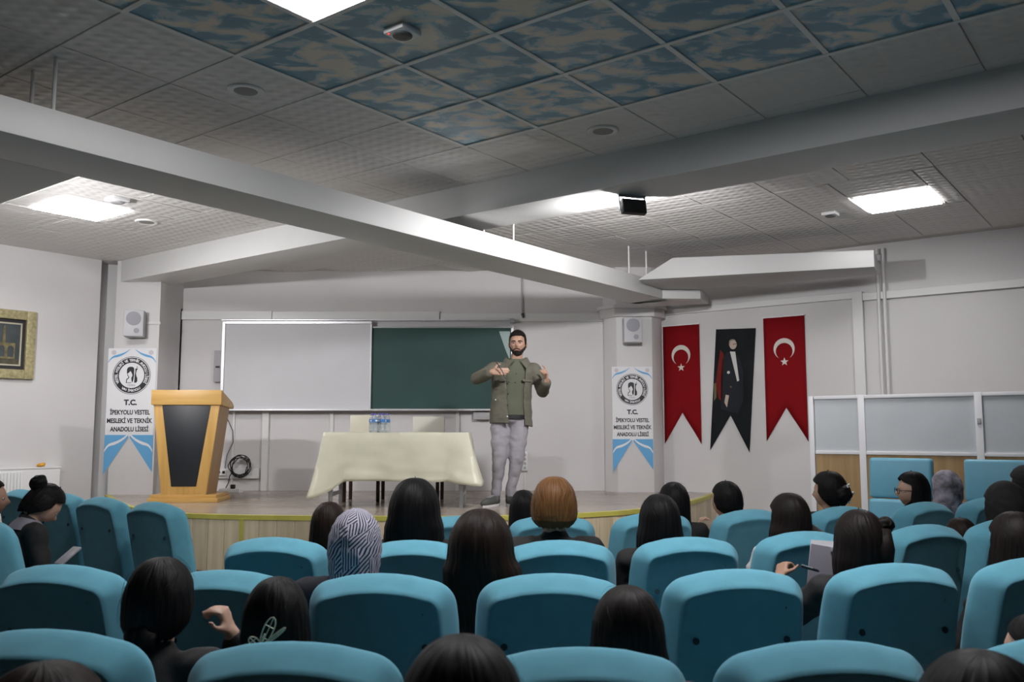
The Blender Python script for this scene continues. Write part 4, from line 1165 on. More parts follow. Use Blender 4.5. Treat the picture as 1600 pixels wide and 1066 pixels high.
def hair(style, seed=0, vol=1.0, m=None, zb=None, wide=1.0, name='hair'):
    """hair sheet round the back of the head, in body coordinates"""
    rows = []; nc = 97
    rx, ry, rz = .088 * vol, .110 * vol, .128 * (1 + (vol - 1) * .6)
    c = HC + Vector((0, -.004, .006))
    amp = .0022
    def ridge(q, v, a=amp):
        return a * (noise.noise(Vector((q * 9 + seed, v * 1.4, seed * 1.7))) + .7 * noise.noise(Vector((q * 26, v * 2.2 + seed, 3.1))) )
    # cap
    nap = {'short': -.075, 'bob': -.10, 'long': -.10, 'tied': -.085, 'loose': -.10}[style]
    nt = 22
    for k in range(nt + 1):
        t = rad(.4) + (pi / 2 - rad(.4)) * k / nt
        # opening half angle of the sheet measured from the back
        al = pi if t < rad(46) else pi - (pi - rad(106)) * min(1, (t - rad(46)) / rad(24))
        row = []
        for i in range(nc):
            q = al * (2 * i / (nc - 1) - 1)
            rr = 1 + ridge(q, t) / .09 * min(1, t * 2.5)
            dent = 1 - .02 * math.exp(-(q / .12) ** 2) * (1 if style in ('long', 'loose') else 0) * math.sin(t)
            st = math.sin(t) ** .86; row.append((c.x + rx * st * math.sin(q) * rr * dent, c.y - ry * st * math.cos(q) * rr * dent, c.z + rz * math.cos(t) * (1 + ridge(q, t) / .2 * min(1, t * 2.5))))
        rows.append(row)
    # falling part
    if style in ('short', 'tied'):
        prof = [(-.02, 1.0, 1.0, 100), (-.045, .97, .97, 92), (nap * .85, .84, .88, 78), (nap, .72, .80, 66)]
    else:
        zb = -.30 if zb is None else zb
        prof = [(-.02, 1.02, 1.0, 108), (-.06, 1.05 * wide, .98, 110), (-.11, 1.08 * wide, .92, 108), (-.16, 1.12 * wide, .90, 100), (zb * .55 - .06, 1.16 * wide, .92, 92), (zb * .85, 1.12 * wide, .98, 84), (zb, 1.02 * wide, 1.0, 76)]
        prof = [p for i, p in enumerate(prof) if i == 0 or p[0] < prof[i - 1][0] + .2]
        prof.sort(key=lambda p: -p[0])
    P = np.array(prof)
    zz = np.linspace(-.012, P[-1, 0], 16 if style in ('short', 'tied') else 30)
    zz = zz[1:]
    for z in zz:
        sx = np.interp(-z, -P[:, 0], P[:, 1]); sy = np.interp(-z, -P[:, 0], P[:, 2]); al = rad(float(np.interp(-z, -P[:, 0], P[:, 3]))); row = []
        low = max(0, -z - .12)
        for i in range(nc):
            q = al * (2 * i / (nc - 1) - 1)
            a = amp * (1 + 8 * low)
            rr = 1 + ridge(q, 1.6 - z * 3, a) / .09
            zj = z - (.016 * noise.noise(Vector((q * 7, seed, 1))) if z == zz[-1] else 0)
            y = c.y - ry * sy * math.cos(q) * rr - .10 * low
            row.append((c.x + rx * sx * math.sin(q) * rr, y, c.z + zj))
        rows.append(row)
    STRAYS.append(strays(rows, seed))
    return surf(rows, m or H_black, name, .010)

def scarf(seed, m, vol=1.0, name='headscarf', drape=True):
    rows = []; nc = 81; c = HC
    rx, ry, rz = .096 * vol, .116 * vol, .132 * vol
    def wr(q, v, a=.0035): return a * (noise.noise(Vector((q * 3 + seed, v * 5, 2))) + .6 * noise.noise(Vector((q * 6, v * 9 + seed, 5))))
    for k in range(25):
        t = rad(3) + (pi / 2 - rad(3)) * k / 24
        al = pi if t < rad(52) else pi - (pi - rad(122)) * min(1, (t - rad(52)) / rad(22)); row = []
        for i in range(nc):
            q = al * (2 * i / (nc - 1) - 1); rr = 1 + wr(q, t) / .09
            row.append((c.x + rx * math.sin(t) * math.sin(q) * rr, c.y - ry * math.sin(t) * math.cos(q) * rr, c.z + rz * math.cos(t)))
        rows.append(row)
    prof = [(-.02, 1.0, 1.0, 122), (-.07, .97, .95, 124), (-.105, .90, .86, 140), (-.135, .86, .76, 168), (-.165, .98, .80, 176), (-.20, 1.35, 1.0, 178), (-.235, 1.70, 1.15, 178), (-.28, 1.86, 1.22, 178)]
    P = np.array(prof)
    for z in np.linspace(-.012, P[-1, 0], 30)[1:]:
        sx = np.interp(-z, -P[:, 0], P[:, 1]); sy = np.interp(-z, -P[:, 0], P[:, 2]); al = rad(float(np.interp(-z, -P[:, 0], P[:, 3]))); row = []
        for i in range(nc):
            q = al * (2 * i / (nc - 1) - 1); rr = 1 + wr(q, 1.6 - z * 4, .006) / .09
            row.append((c.x + rx * sx * math.sin(q) * rr, c.y - ry * sy * math.cos(q) * rr, c.z + z))
        rows.append(row)
    return surf(rows, m, name, .006)

def bun(c, r, m, seed=0, name='bun', sq=.85):
    rows = []
    for k in range(17):
        t = rad(2) + (pi - rad(4)) * k / 16; row = []
        for i in range(33):
            q = 2 * pi * i / 32
            rr = r * (1 + .10 * noise.noise(Vector((math.cos(q) * 2 + seed, math.sin(q) * 2, t * 1.5))) + .05 * math.sin(5 * q + 4 * t))
            row.append((c[0] + rr * math.sin(t) * math.cos(q), c[1] + rr * sq * math.cos(t), c[2] + rr * math.sin(t) * math.sin(q)))
        rows.append(row)
    return surf(rows, m, name, 0)
def tail(pts, rs, m, name='ponytail', seed=0):
    n = 28; rows = []
    pts = [Vector(p) for p in pts]; up = Vector((1, 0, 0))
    for i, p in enumerate(pts):
        d = (pts[min(i + 1, len(pts) - 1)] - pts[max(i - 1, 0)]).normalized(); x = (up - d * up.dot(d)).normalized(); y = d.cross(x)
        rows.append([tuple(p + (x * math.cos(q) + y * math.sin(q) * .7) * rs[i] * (1 + .10 * noise.noise(Vector((math.cos(q) * 3, math.sin(q) * 3 + seed, i * .3))))) for q in [2 * pi * k / n for k in range(n + 1)]])
    rows = [[tuple(pts[0])] * (n + 1)] + rows + [[tuple(pts[-1])] * (n + 1)]
    return surf(rows, m, name, 0)

eye_me = MB().blob((0, 0, 0), (.0115, .0115, .0115), None, 14, 9).mesh('eye', M_eye)
iris_me = MB().blob((0, .0082, 0), (.0058, .0045, .0058), None, 12, 7).mesh('iris', M_iris)
def at_head(p, kw):
    # where a point near the head goes when the figure is deformed
    me = bpy.data.meshes.new('q'); me.from_pydata([p], [], []); k = deform(me, **kw); v = k.vertices[0].co.copy()
    return v
def person(x, y, top, face, lab, hairs, pose='lap', skin=None, cloth=None, trous=None, extra=None, **kw):
    """x, y = where the head centre stands, top = height of the crown, face = turn of the body to the right in degrees"""
    f = rad(face)
    kw = {k: v for k, v in kw.items() if v}
    hc = at_head(HC + Vector((0, 0, .125)), kw); s = top / hc.z
    h0 = at_head(HC, kw)
    off = Matrix.Rotation(-f, 3, 'Z') @ Vector((h0.x * s, h0.y * s, 0))
    t = thing('person', lab, 'person', (x - off.x, y - off.y, 0), -f)
    t.scale = (s, s, s)
    ps = POSES[pose]
    b = put('body', deform(ps['body'], **kw), t); c = put('top', deform(ps['top'], **kw), t)
    tr_ = put('trousers', ps['trousers'], t); sh_ = put('shoes', ps['shoes'], t)
    for o, mm in ((b, skin), (c, cloth), (tr_, trous)):
        if mm: o.material_slots[0].link = 'OBJECT'; o.material_slots[0].material = mm
    for me in hairs:
        o = put(me.name.split('.')[0], deform(me, **kw), t)
        if me.name.startswith('hair') and STRAYS:
            sm = STRAYS.pop(0); sm.materials.append(me.materials[0]); stuff(put('stray_hairs', deform(sm, **kw), o))
    STRAYS.clear()
    for sg in (-1, 1):
        e = put('eye', eye_me, t, at_head(HC + Vector((sg * .030, .079, .006)), kw)); e.rotation_euler = (0, 0, -rad(kw.get('turn', 0)))
        put('iris', iris_me, e)
    if extra: extra(t, kw)
    return t
def px_at(u, d, face=0):   # column of the picture -> x at depth d
    return (u - 800) / 1380 * d

def maze_mat():
    m, nt, N, L, bs = nodes_of('maze_print_scarf')
    bs.inputs['Roughness'].default_value = .8
    tc = N.new('ShaderNodeTexCoord'); mp = N.new('ShaderNodeMapping'); mp.inputs['Scale'].default_value = (13, 9.5, 1); mp.inputs['Rotation'].default_value = (0, 0, rad(12))
    L.new(tc.outputs['UV'], mp.inputs[0])
    sx = N.new('ShaderNodeSeparateXYZ'); L.new(mp.outputs[0], sx.inputs[0])
    def mth(op, a, b=None, c=None):
        n = N.new('ShaderNodeMath'); n.operation = op
        for i, v in enumerate((a, b, c)):
            if v is None: continue
            if isinstance(v, (int, float)): n.inputs[i].default_value = v
            else: L.new(v, n.inputs[i])
        return n.outputs[0]
    X, Y = sx.outputs[0], sx.outputs[1]
    # cells in a brick shift, each with stripes along one of two slanting directions
    vo = N.new('ShaderNodeTexVoronoi'); vo.distance = 'CHEBYCHEV'; vo.inputs['Scale'].default_value = 1.0; vo.inputs['Randomness'].default_value = .35
    L.new(mp.outputs[0], vo.inputs['Vector'])
    sc = N.new('ShaderNodeSeparateColor'); L.new(vo.outputs['Color'], sc.inputs[0])
    pick = mth('GREATER_THAN', sc.outputs[0], .5)
    d1 = mth('ADD', mth('MULTIPLY', X, 3.2), mth('MULTIPLY', Y, .6)); d2 = mth('ADD', mth('MULTIPLY', Y, 3.2), mth('MULTIPLY', X, 1.2))
    mixv = mth('ADD', mth('MULTIPLY', d1, pick), mth('MULTIPLY', d2, mth('SUBTRACT', 1.0, pick)))
    st = mth('GREATER_THAN', mth('FRACT', mixv), .46)
    mx = N.new('ShaderNodeMix'); mx.data_type = 'RGBA'; L.new(st, mx.inputs[0])
    mx.inputs[6].default_value = (.014, .014, .035, 1); mx.inputs[7].default_value = (.52, .50, .60, 1)
    L.new(mx.outputs[2], bs.inputs['Base Color'])
    return m
M_maze = maze_mat()
M_blackscarf = mat('black_scarf_cloth', (.005, .005, .006), .85, bump=.2, bscale=200)
M_greyscarf = mat('grey_white_scarf_cloth', (.24, .225, .27), .8, vary=.85, scale=11, bump=.1, bscale=200)
M_gold = mat('pale_gold_wire', (.66, .60, .44), .35, metal=.25)
M_claw = mat('pearl_white_plastic', (.66, .68, .62), .3)
def rim(pts, r=.0016): 
    return MB().tube(list(pts) + [pts[0], pts[1]], r, 6)
def butterfly_clip(t, kw):
    c = Vector((-.005, -.160, 1.092))
    def wing(tip, wd):
        tip = Vector(tip); L_ = tip.length; d = tip / L_; n = Vector((d.z, 0, -d.x)); out = []
        for k in range(17):
            a = 2 * pi * k / 16; out.append(tuple(c + d * (L_ * (.5 - .5 * math.cos(a))) + n * (wd * math.sin(a) * (1 - .25 * math.cos(a))) + Vector((0, -.02 * (.5 - .5 * math.cos(a)), 0))))
        return out
    for tip, wd in (((.040, 0, .082), .013), ((-.022, 0, .030), .011), ((.072, 0, .056), .004), ((-.024, 0, -.02), .012), ((.066, 0, .0), .009)):
        w = wing(tip, wd)
        mb = rim(w, .0018)
        for k in (3, 5): mb.tube([w[k], w[16 - k]], .0012, 5)
        mb.tube([w[0], w[8]], .0013, 5)
        mb.build('clip_wing', M_gold, t)
    MB().capsule(c + Vector((-.008, -.004, -.02)), .004, c + Vector((.012, -.006, .035)), .003).build('clip_body', M_gold, t)
def claw_clip(t, kw):
    o = at_head(HC, kw); tn = rad(kw.get('turn', 0))
    M = Matrix.Translation(o) @ Matrix.Rotation(-tn, 4, 'Z')
    pts = [(-.020, -.136, .055), (.004, -.136, .060), (.008, -.138, -.045), (-.006, -.136, -.06), (-.014, -.136, -.05)]
    MB().tube([M @ Vector(p) for p in pts + pts[:2]], .006, 8).build('clip_frame', M_claw, t)
    MB().tube([M @ Vector(p) for p in ((.008, -.138, .0), (.03, -.14, .002), (.05, -.138, .006))], [.009, .012, .010], 8).build('clip_handle', M_claw, t)
    b = bun((o.x + .02, o.y - .105, o.z + .0), .058, H_black, 8, 'gathered_hair'); put('gathered_hair', b, t)
def glasses(t, kw):
    o = at_head(HC, kw); tn = rad(kw.get('turn', 0))
    M = Matrix.Translation(o) @ Matrix.Rotation(-tn, 4, 'Z')
    mb = MB()
    for s in (-1, 1):
        mb.tube([M @ Vector((s * .034 + .026 * math.cos(2 * pi * k / 18), .106 - .004 * abs(math.cos(2 * pi * k / 18)), .004 + .020 * math.sin(2 * pi * k / 18))) for k in range(20)], .0022, 6)
        mb.tube([M @ Vector(p) for p in ((s * .060, .102, .008), (s * .076, .05, .010), (s * .082, -.01, .006))], .002, 6)
    mb.tube([M @ Vector((-.008, .108, .008)), M @ Vector((.008, .108, .008))], .0022, 6)
    mb.build('glasses', M_black, t)
def grey_collar(t, kw):
    me = bpy.data.meshes.new('collar'); mb = MB()
    mb.loft([[(.095 * k * math.cos(q), -.055 + .075 * k * math.sin(q), z) for q in [2 * pi * i / 28 for i in range(28)]] for k, z in ((1.35, .955), (1.15, .985), (.85, 1.008), (.72, 1.018), (.70, .99))], caps=False)
    put('collar', deform(mb.mesh('collar', M_lilac), **kw), t)
person(-0.068, 1.24, 1.21, 0, 'person seen from behind with black hair at the very bottom, centre', [hair('long', 1, 1.06, H_black)])
person(0.63, 1.22, 1.193, -4, 'person seen from behind with black hair, at the bottom right corner', [hair('long', 2, 1.08, H_black)])
person(-0.64, 1.25, 1.177, 6, 'person with dark brown hair at the bottom left corner', [hair('long', 3, 1.0, H_dbrown)], turn=20)
person(0.285, 2.24, 1.103, -2, 'person with long dark hair with a sheen, seen from behind at bottom centre', [hair('long', 4, 1.14, H_brown, -.34, 1.05)], cloth=M_navyc)
person(-0.93, 2.39, 1.156, 4, 'person with dark hair tied low resting her cheek on a raised right hand', [hair('tied', 5, 1.06, H_black), bun((.0, -.135, 1.05), .045, H_black, 2)], pose='cheek_right', lean=.05)
person(-0.593, 2.28, 1.124, 2, 'person with black hair held by a gold butterfly clip', [hair('bob', 6, 1.04, H_black, -.16)], extra=butterfly_clip, turn=-8)
person(1.363, 2.36, 1.023, -6, 'person at the right edge, only a dark sleeve and an ear in view', [hair('short', 7, .95, H_black)], turn=-30)
person(-0.111, 3.23, 1.184, 0, 'person with large dark brown hair covering the shoulders, in the middle', [hair('loose', 8, 1.42, H_dbrown, -.36, 1.12)], cloth=M_greyc, lean=-.10)
person(1.32, 3.41, 1.188, -4, 'person with half tied long brown hair holding a clipboard', [hair('long', 9, 1.12, H_brown, -.34, 1.05), bun((.075, -.10, 1.205), .034, H_brown, 4, 'hair_knot'), tail([(.06, -.125, 1.19), (.05, -.155, 1.12), (.04, -.16, 1.02)], [.022, .03, .018], H_brown)], pose='write_left', skin=M_skin2, lean=-.04)
person(2.009, 3.58, 1.16, -10, 'person with smoky brown hair at the right edge, in front of the black headscarf', [hair('loose', 10, 1.2, H_brown, -.3)], lean=.02)
person(-0.56, 3.21, 1.22, 3, 'person in a white and navy geometric patterned headscarf', [scarf(11, M_maze, 1.0)], cloth=M_navyc, lean=.04)
person(-0.842, 4.12, 1.17, 5, 'person with dark brown hair, partly hidden by the patterned headscarf', [hair('long', 13, 1.0, H_dbrown, -.28)], turn=-12)
person(-0.44, 4.04, 1.259, 2, 'person with curly black hair in front of the table legs', [hair('loose', 14, 1.30, H_black, -.26, 1.08)])
person(0.191, 4.04, 1.276, -2, 'person with short reddish brown hair and a black collar', [hair('short', 15, 1.16, H_red)], turn=8)
person(0.689, 4.19, 1.191, -8, 'person with very long straight black hair falling behind the seat', [hair('long', 16, 1.14, H_black, -.42, 1.06)])
person(1.366, 4.42, 1.183, -14, 'person with long brown black hair and a white collar left of the clipboard', [hair('long', 17, 1.10, H_brown, -.30, 1.08), tail([(.06, -.10, 1.08), (.10, -.17, 1.02), (.13, -.24, .975), (.15, -.26, .90)], [.04, .055, .06, .04], H_brown, 'hair_over_seat')], cloth=M_whitec, turn=-10)
person(2.503, 5.01, 1.011, -20, 'person slumped low, only the dark hair showing over a seat at the right', [hair('short', 18, 1.05, H_dbrown)])
person(2.781, 5.04, 1.203, -24, 'person in a plain black headscarf near the right edge', [scarf(19, M_blackscarf, 1.12)])
person(0.964, 5.34, 1.186, -12, 'person with black hair just behind the very long straight hair', [hair('long', 20, 1.08, H_black, -.25)])
person(0.066, 5.15, 1.157, -2, 'person with black hair mostly hidden behind the short reddish hair', [hair('long', 21, 1.0, H_black, -.25)], turn=-10)
person(1.314, 5.49, 1.188, -18, 'person with short black hair leaning the chin on the left hand', [hair('short', 22, 1.02, H_black)], pose='chin_left', cloth=M_beige, turn=-16, skin=M_skin)
person(2.038, 5.75, 1.231, -24, 'person with black hair gathered in a big white claw clip', [hair('tied', 23, 1.10, H_black)], extra=claw_clip, turn=-20)
person(2.753, 6.15, 1.212, -40, 'person in glasses with black hair, in profile looking left', [hair('bob', 24, 1.08, H_black, -.14)], extra=glasses, turn=-42)
person(3.235, 6.65, 1.203, -34, 'person in a grey and white patterned headscarf before the partition', [scarf(25, M_greyscarf, 1.05)], cloth=M_lilac)
person(3.703, 6.43, 1.254, -34, 'person in black at the right edge, behind the black headscarf', [scarf(26, M_blackscarf, 1.0)])
person(-2.694, 5.14, 1.168, 46, 'person with a hair bun bending forward over a phone, in the left block', [hair('tied', 27, 1.0, H_black), bun((.0, -.145, 1.195), .050, H_black, 6)], cloth=M_blackc, nod=32, bend=10, extra=grey_collar)
person(-3.066, 5.24, 1.225, 46, 'person at the left edge, only the cheek in view', [hair('short', 28, .95, H_black)], turn=25, skin=M_skin2)
# things the audience holds
cb = thing('clipboard', 'grey clipboard with white paper held up in the second row, right of centre', 'clipboard', (1.265, 3.55, .908), rad(-14))
Mc = Matrix.Rotation(rad(-12), 4, 'X') @ Matrix.Rotation(rad(9), 4, 'Y')
MB().box((0, 0, .0), (.20, .006, .27), Mc).build('board', mat('grey_clipboard', (.16, .15, .18), .6), cb, bevel=.002)
MB().plate([(-.098, -.11), (.098, -.12), (.105, .175), (-.102, .150)], .0045, .006, Mc).build('paper', mat('white_paper', (.72, .72, .76), .7), cb)
MB().box((0, -.006, .125), (.05, .01, .02), Mc).build('clip', M_steel, cb, bevel=.003)
pn = thing('pen', 'dark pen with shiny clip in the hand beside the clipboard', 'pen', (1.10, 3.34, .992), 0)
MB().tube([(-.03, 0, .012), (.028, -.005, -.004), (.036, -.005, -.007)], [.005, .005, .002], 10).build('barrel', M_black, pn)
MB().tube([(-.028, -.007, .018), (.010, -.011, .006)], .0018, 6).build('pocket_clip', M_alu, pn)
ph = thing('phone', 'pale phone held low by the person with the bun', 'phone', (-2.55, 5.17, .79), rad(-30))
MB().box((0, 0, 0), (.075, .012, .145), Matrix.Rotation(rad(-55), 4, 'X')).build('case', mat('pale_phone', (.30, .30, .33), .35), ph, bevel=.005)
MB().box((0, .007, 0), (.066, .002, .13), Matrix.Rotation(rad(-55), 4, 'X')).build('screen', M_black, ph)

# ================================================================== THE SPEAKER ON THE STAGE (local x to the picture's right, faces -y)
MX, MY = -.062, 8.58
man = thing('person', 'bearded man in olive shirt jacket and grey trousers standing on the stage with hands raised', 'person', (MX, MY, ZS))
M_jack = mat('olive_grey_jacket', (.115, .108, .082), .85, vary=.08, scale=10, bump=.25, bscale=500)
M_shirt = mat('olive_green_shirt', (.088, .094, .062), .8, vary=.06, scale=12, bump=.2, bscale=500)
M_trou = mat('light_grey_chinos', (.31, .295, .325), .8, vary=.06, scale=8, bump=.2, bscale=500)
M_snk = mat('grey_sneaker', (.075, .08, .075), .7, vary=.2, scale=30, bump=.4, bscale=200)
M_mskin = mat('man_skin', (.40, .235, .165), .5, vary=.06, scale=12)
M_beard = mat('black_beard', (.020, .014, .011), .7, vary=.6, scale=120)
M_mhair = hair_mat('short_black_hair', (.006, .005, .005), (.016, .013, .012), .55)
hc = Vector((.118, -.02, 1.563)); HS = 1.06; TURN = pi + rad(-6)          # head faces -y, a touch to the picture's left
B = MB()
head_mb(B, hc, HS, TURN, 1.15, True)
B.chain([(.105, .015, 1.36), (.112, .0, 1.46)], [.062, .056])
B.blob((.045, 0, .93), (.15, .105, .14)); B.blob((.06, 0, 1.10), (.145, .10, .17)); B.blob((.075, 0, 1.25), (.165, .105, .13))
shR, elR, wrR = (-.115, .0, 1.325), (-.275, -.13, 1.222), (-.130, -.30, 1.272)
shL, elL, wrL = (.275, .0, 1.315), (.362, -.02, 1.105), (.392, -.20, 1.195)
B.chain([(.02, 0, 1.33), shR, elR, wrR], [.06, .055, .042, .027])
B.chain([(.14, 0, 1.33), shL, elL, wrL], [.06, .055, .042, .027])
hand(B, wrR, (.97, -.12, .05), (.05, .95, -.15), 1, 1.0, curls=(.10, .12, .14, .18), thumb_out=1.15)
hand(B, wrL, (-.02, -.30, .95), (-.95, -.2, .0), -1, 1.0, curls=(.25, 1.1, 1.2, 1.3), thumb_out=1.0)
for s, hip, kn, an in ((-1, (-.045, 0, .88), (-.058, -.02, .47), (-.095, .03, .09)), (1, (.135, 0, .88), (.108, -.02, .47), (.04, .03, .09))):
    B.chain([hip, kn, an], [.080, .058, .036]); B.chain([an, (an[0] + s * .03, -.04, .055)], [.034, .022])
me = remesh(B, 'body', .0052, M_mskin, 2)
put('body', me, man)
# trousers
Tm = MB(); Tm.blob((.046, 0, .86), (.176, .126, .10))
for hip, kn, an in (((-.045, 0, .85), (-.060, -.025, .46), (-.092, .02, .125)), ((.135, 0, .85), (.107, -.03, .47), (.042, .02, .125))):
    Tm.chain([hip, ((hip[0] + kn[0]) / 2, -.01, .67), kn, ((kn[0] + an[0]) / 2, .0, .28), an], [.100, .090, .074, .054, .046], 18)
me = remesh(Tm, 'trousers', .010, M_trou, 3, .5, .010, 5); put('trousers', me, man)
# shoes
for s, ax in ((-1, -.095), (1, .042)):
    an = Vector((ax, .03, 0)); toe = Vector((ax + s * .108, -.175, 0))
    S = MB(); S.chain([an + Vector((0, .035, .055)), an + Vector((s * .045, -.07, .060)), toe + Vector((0, .02, .042))], [.046, .046, .034]); S.chain([an + Vector((0, 0, .10)), an + Vector((s * .01, -.02, .06))], [.046, .046])
    me = remesh(S, 'shoe', .008, M_snk, 2); o = put('shoe', me, man)
    dirv = (toe - an).normalized(); nr = Vector((dirv.y, -dirv.x, 0)); out = []
    for q in [2 * pi * k / 28 for k in range(28)]:
        f, w = math.cos(q), math.sin(q); c_ = an + dirv * (.095 + .150 * f) + nr * (.044 * w * (1 - .12 * f)); out.append((c_.x, c_.y))
    MB().prism(out, 0.0, .026).build('sole', M_whitec, o, bevel=.004)
    for k in range(4):
        c_ = an + dirv * (.06 + .026 * k); MB().capsule(c_ - nr * .018 + Vector((0, 0, .106 - .004 * k)), .004, c_ + nr * .018 + Vector((0, 0, .106 - .004 * k)), .004, 8, 3).build('lace', M_grey, o)
# shirt and belt
def ell(cx, cy, rx, ry, z, n=40): return [(cx + rx * math.cos(q), cy + ry * math.sin(q), z) for q in [2 * pi * k / n for k in range(n)]]
SB = MB().loft([ell(.047, 0, .180, .132, .835), ell(.047, 0, .180, .132, .845), ell(.047, 0, .178, .130, .95), ell(.058, 0, .168, .122, 1.10), ell(.072, 0, .172, .116, 1.25), ell(.09, .0, .16, .10, 1.34), ell(.105, .0, .095, .080, 1.395), ell(.110, .002, .072, .068, 1.42), ell(.11, .002, .060, .058, 1.42), ell(.11, .002, .058, .056, 1.36)])
o = SB.build('shirt', M_shirt, man, angle=70)
sub = o.modifiers.new('s', 'SUBSURF'); sub.levels = sub.render_levels = 2
for s in (-1, 1):
    CB = MB(); CB.loft([[(.11 + s * .012, -.066, 1.405), (.11 + s * .080, -.02, 1.43), (.11 + s * .078, .03, 1.44), (.11 + s * .078, .028, 1.395), (.11 + s * .088, -.022, 1.378), (.11 + s * .050, -.090, 1.352)],
             [(.11 + s * .012, -.074, 1.405), (.11 + s * .088, -.022, 1.43), (.11 + s * .086, .034, 1.44), (.11 + s * .086, .032, 1.395), (.11 + s * .096, -.026, 1.378), (.11 + s * .054, -.100, 1.352)]])
    CB.build('shirt_collar', M_shirt, man, bevel=.002)
MB().loft([ell(.047, 0, .182, .134, .836), ell(.047, 0, .188, .140, .840), ell(.047, 0, .188, .140, .872), ell(.047, 0, .180, .132, .876)]).build('belt', M_black, man)
for k in range(5):
    z = .93 + .085 * k; MB().blob((.062 + .010 * k, -.122 + .002 * k, z), (.006, .003, .006)).build('shirt_button', M_dwood, man)
# open jacket: a thick shell round the torso with sleeves
prof = [(.795, .052, .208, .150), (.86, .050, .204, .148), (1.0, .052, .196, .140), (1.12, .060, .194, .136), (1.22, .068, .202, .132), (1.30, .076, .206, .122), (1.345, .086, .180, .110), (1.385, .098, .120, .094), (1.41, .106, .096, .082)]
J = MB(); outer = []; inner = []
n = 64
for z, cx, rx, ry in prof:
    fr = (1.41 - z) / .6
    a0, a1 = rad(-90 + 41 - 6 * (1 - fr)), rad(270 - 6 - 16 * (1 - fr) * 1.2)
    row = []
    for k in range(n + 1):
        q = a0 + (a1 - a0) * k / n; f = 1 + (.010 * math.sin(5 * q + z * 9) * fr)
        zz = z - (.03 * (.5 - .5 * math.cos(q)) * 0 + (.035 if z < .8 else 0) * max(0, math.cos(q)) ** 2)
        row.append((cx + rx * f * math.cos(q), ry * f * math.sin(q), zz))
    outer.append(row)
    inner.append([(cx + (x - cx) * (1 - .013 / rx), y * (1 - .013 / ry), zz) for x, y, zz in row])
ring = lambda k: outer[k] + inner[k][::-1]
J.loft([ring(k) for k in range(len(prof))])
J.chain([(-.03, 0, 1.318), shR, (-.205, -.07, 1.262)], [.070, .072, .064], 18); J.chain([(-.205, -.07, 1.262), elR], [.066, .062], 18)
cufR = Vector(elR) + (Vector(wrR) - Vector(elR)) * .84; J.chain([elR, tuple(cufR)], [.062, .047], 18)
J.chain([(.19, 0, 1.308), shL, (.325, -.005, 1.20), elL], [.070, .072, .064, .062], 18)
cufL = Vector(elL) + (Vector(wrL) - Vector(elL)) * .80; J.chain([elL, tuple(cufL)], [.062, .048], 18)
# turned down collar
me = remesh(J, 'jacket', .0062, M_jack, 3, .5, .006, 11); jk = put('jacket', me, man)
for s in (-1, 1):
    LC = MB(); LC.loft([[(.105 + s * .045, -.088, 1.385), (.105 + s * .100, -.03, 1.425), (.105 + s * .098, .04, 1.435), (.105 + s * .128, .045, 1.39), (.105 + s * .132, -.04, 1.372), (.105 + s * .095, -.118, 1.315)],
             [(.105 + s * .045, -.096, 1.388), (.105 + s * .104, -.032, 1.433), (.105 + s * .102, .044, 1.443), (.105 + s * .136, .049, 1.392), (.105 + s * .140, -.044, 1.374), (.105 + s * .098, -.128, 1.315)]])
    LC.build('jacket_lapel', M_jack, man, bevel=.002)
def pocket(c, d, rz, n): 
    MB().box((0, 0, 0), d).build(n, M_jack, man, bevel=.004, loc=c, rz=rz)
pocket((.205, -.098, 1.205), (.105, .014, .022), rad(35), 'pocket_flap'); pocket((-.045, -.120, 1.205), (.10, .014, .022), rad(-28), 'pocket_flap')
for k, z in enumerate((.86, .97, 1.08, 1.19)):
    MB().blob((.018 + .004 * k, -.152 + .004 * k, z), (.007, .004, .007)).build('jacket_button', M_white if k in (0,) else M_dwood, man)
MB().blob((-.095, -.112, 1.02), (.006, .004, .006)).build('snap_button', M_white, man)
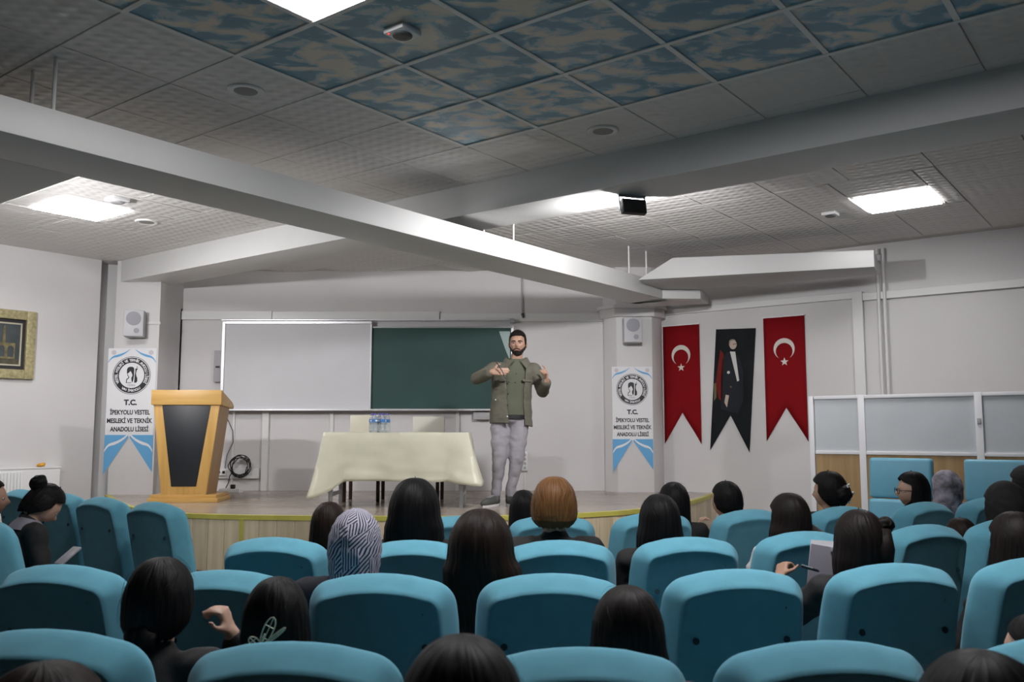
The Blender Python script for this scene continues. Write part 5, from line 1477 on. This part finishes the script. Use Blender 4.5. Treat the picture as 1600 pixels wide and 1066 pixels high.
# hair and beard: shells grown from the head shape
def head_shell(off, keep, m, name, jit=0.0, voxel=.0045):
    mb = MB(); head_mb(mb, hc, HS, TURN, 1.15, True)
    bm = mb.bm
    bmesh.ops.recalc_face_normals(bm, faces=bm.faces); bm.normal_update()
    inv = Matrix.Rotation(-TURN, 4, 'Z')
    loc = {v: inv @ (v.co - hc) / HS for v in bm.verts}
    dead = [f for f in bm.faces if not all(keep(loc[v]) for v in f.verts)]
    bmesh.ops.delete(bm, geom=dead, context='FACES')
    bmesh.ops.delete(bm, geom=[v for v in bm.verts if not v.link_faces], context='VERTS')
    bm.normal_update()
    base = {v: v.co.copy() for v in bm.verts}
    nrm = {v: v.normal.copy() for v in bm.verts}
    for v in bm.verts: v.co = base[v] + nrm[v] * (off(loc[v]) + jit * noise.noise(base[v] * 60))
    bmesh.ops.solidify(bm, geom=bm.faces[:] + bm.edges[:] + bm.verts[:], thickness=.010)
    me = mb.mesh(name, m); return put(name, me, man)
head_shell(lambda p: .006 + .013 * max(0, min(1, (p.z - .02) / .06)), lambda p: (p.z > .062 - .03 * max(0, abs(p.x) / .076 - .55) if p.y > .045 else (p.z > -.012 if p.y > .012 else p.z > -.055)) and (abs(p.x) < .0765 or p.z > .03), M_mhair, 'hair', .003)
head_shell(lambda p: .0035, lambda p: abs(p.x) < .0765 and p.y > .004 and p.z < -.006 - .050 * max(0, min(1, (p.y - .02) / .05)) and not (abs(p.x) < .024 and -.064 < p.z < -.052) and p.z > -.125 and (p.z < -.068 or abs(p.x) > .030 or p.z > -.054), M_beard, 'beard', .0015)
HM = Matrix.Translation(hc) @ Matrix.Rotation(TURN, 4, 'Z') @ Matrix.Scale(HS, 4)
for s in (-1, 1):
    e = put('eye', eye_me, man, HM @ Vector((s * .030, .0805, .006))); e.rotation_euler = (0, 0, TURN); put('iris', iris_me, e)
    MB().tube([HM @ Vector(p) for p in ((s * .012, .098, .018), (s * .030, .0965, .023), (s * .050, .084, .017))], [.0055, .0065, .004], 8).build('eyebrow', M_beard, man)
    MB().tube([HM @ Vector(p) for p in ((s * .018, .0905, .010), (s * .030, .0925, .0135), (s * .043, .086, .009))], [.003, .0048, .003], 6).build('eyelid', M_mskin, man)
MB().tube([HM @ Vector(p) for p in ((-.030, .088, -.062), (-.018, .099, -.050), (0, .104, -.047), (.018, .099, -.050), (.030, .088, -.062))], [.0035, .0055, .0045, .0055, .0035], 8).build('moustache', M_beard, man)
MB().blob((0, 0, 0), (.021, .007, .0075), HM @ Matrix.Translation((0, .099, -.060))).build('lips', mat('lips', (.30, .13, .10), .5), man)
# pointer held in the right hand
t = thing('pointer', 'thin dark pointer held in the standing man\'s flat hand', 'pointer', (MX - .03, MY - .345, ZS + 1.28))
MB().tube([(-.068, -.02, .105), (.0, -.012, .0), (.050, -.03, -.115)], [.0042, .0046, .0036], 8).build('rod', M_black, t)
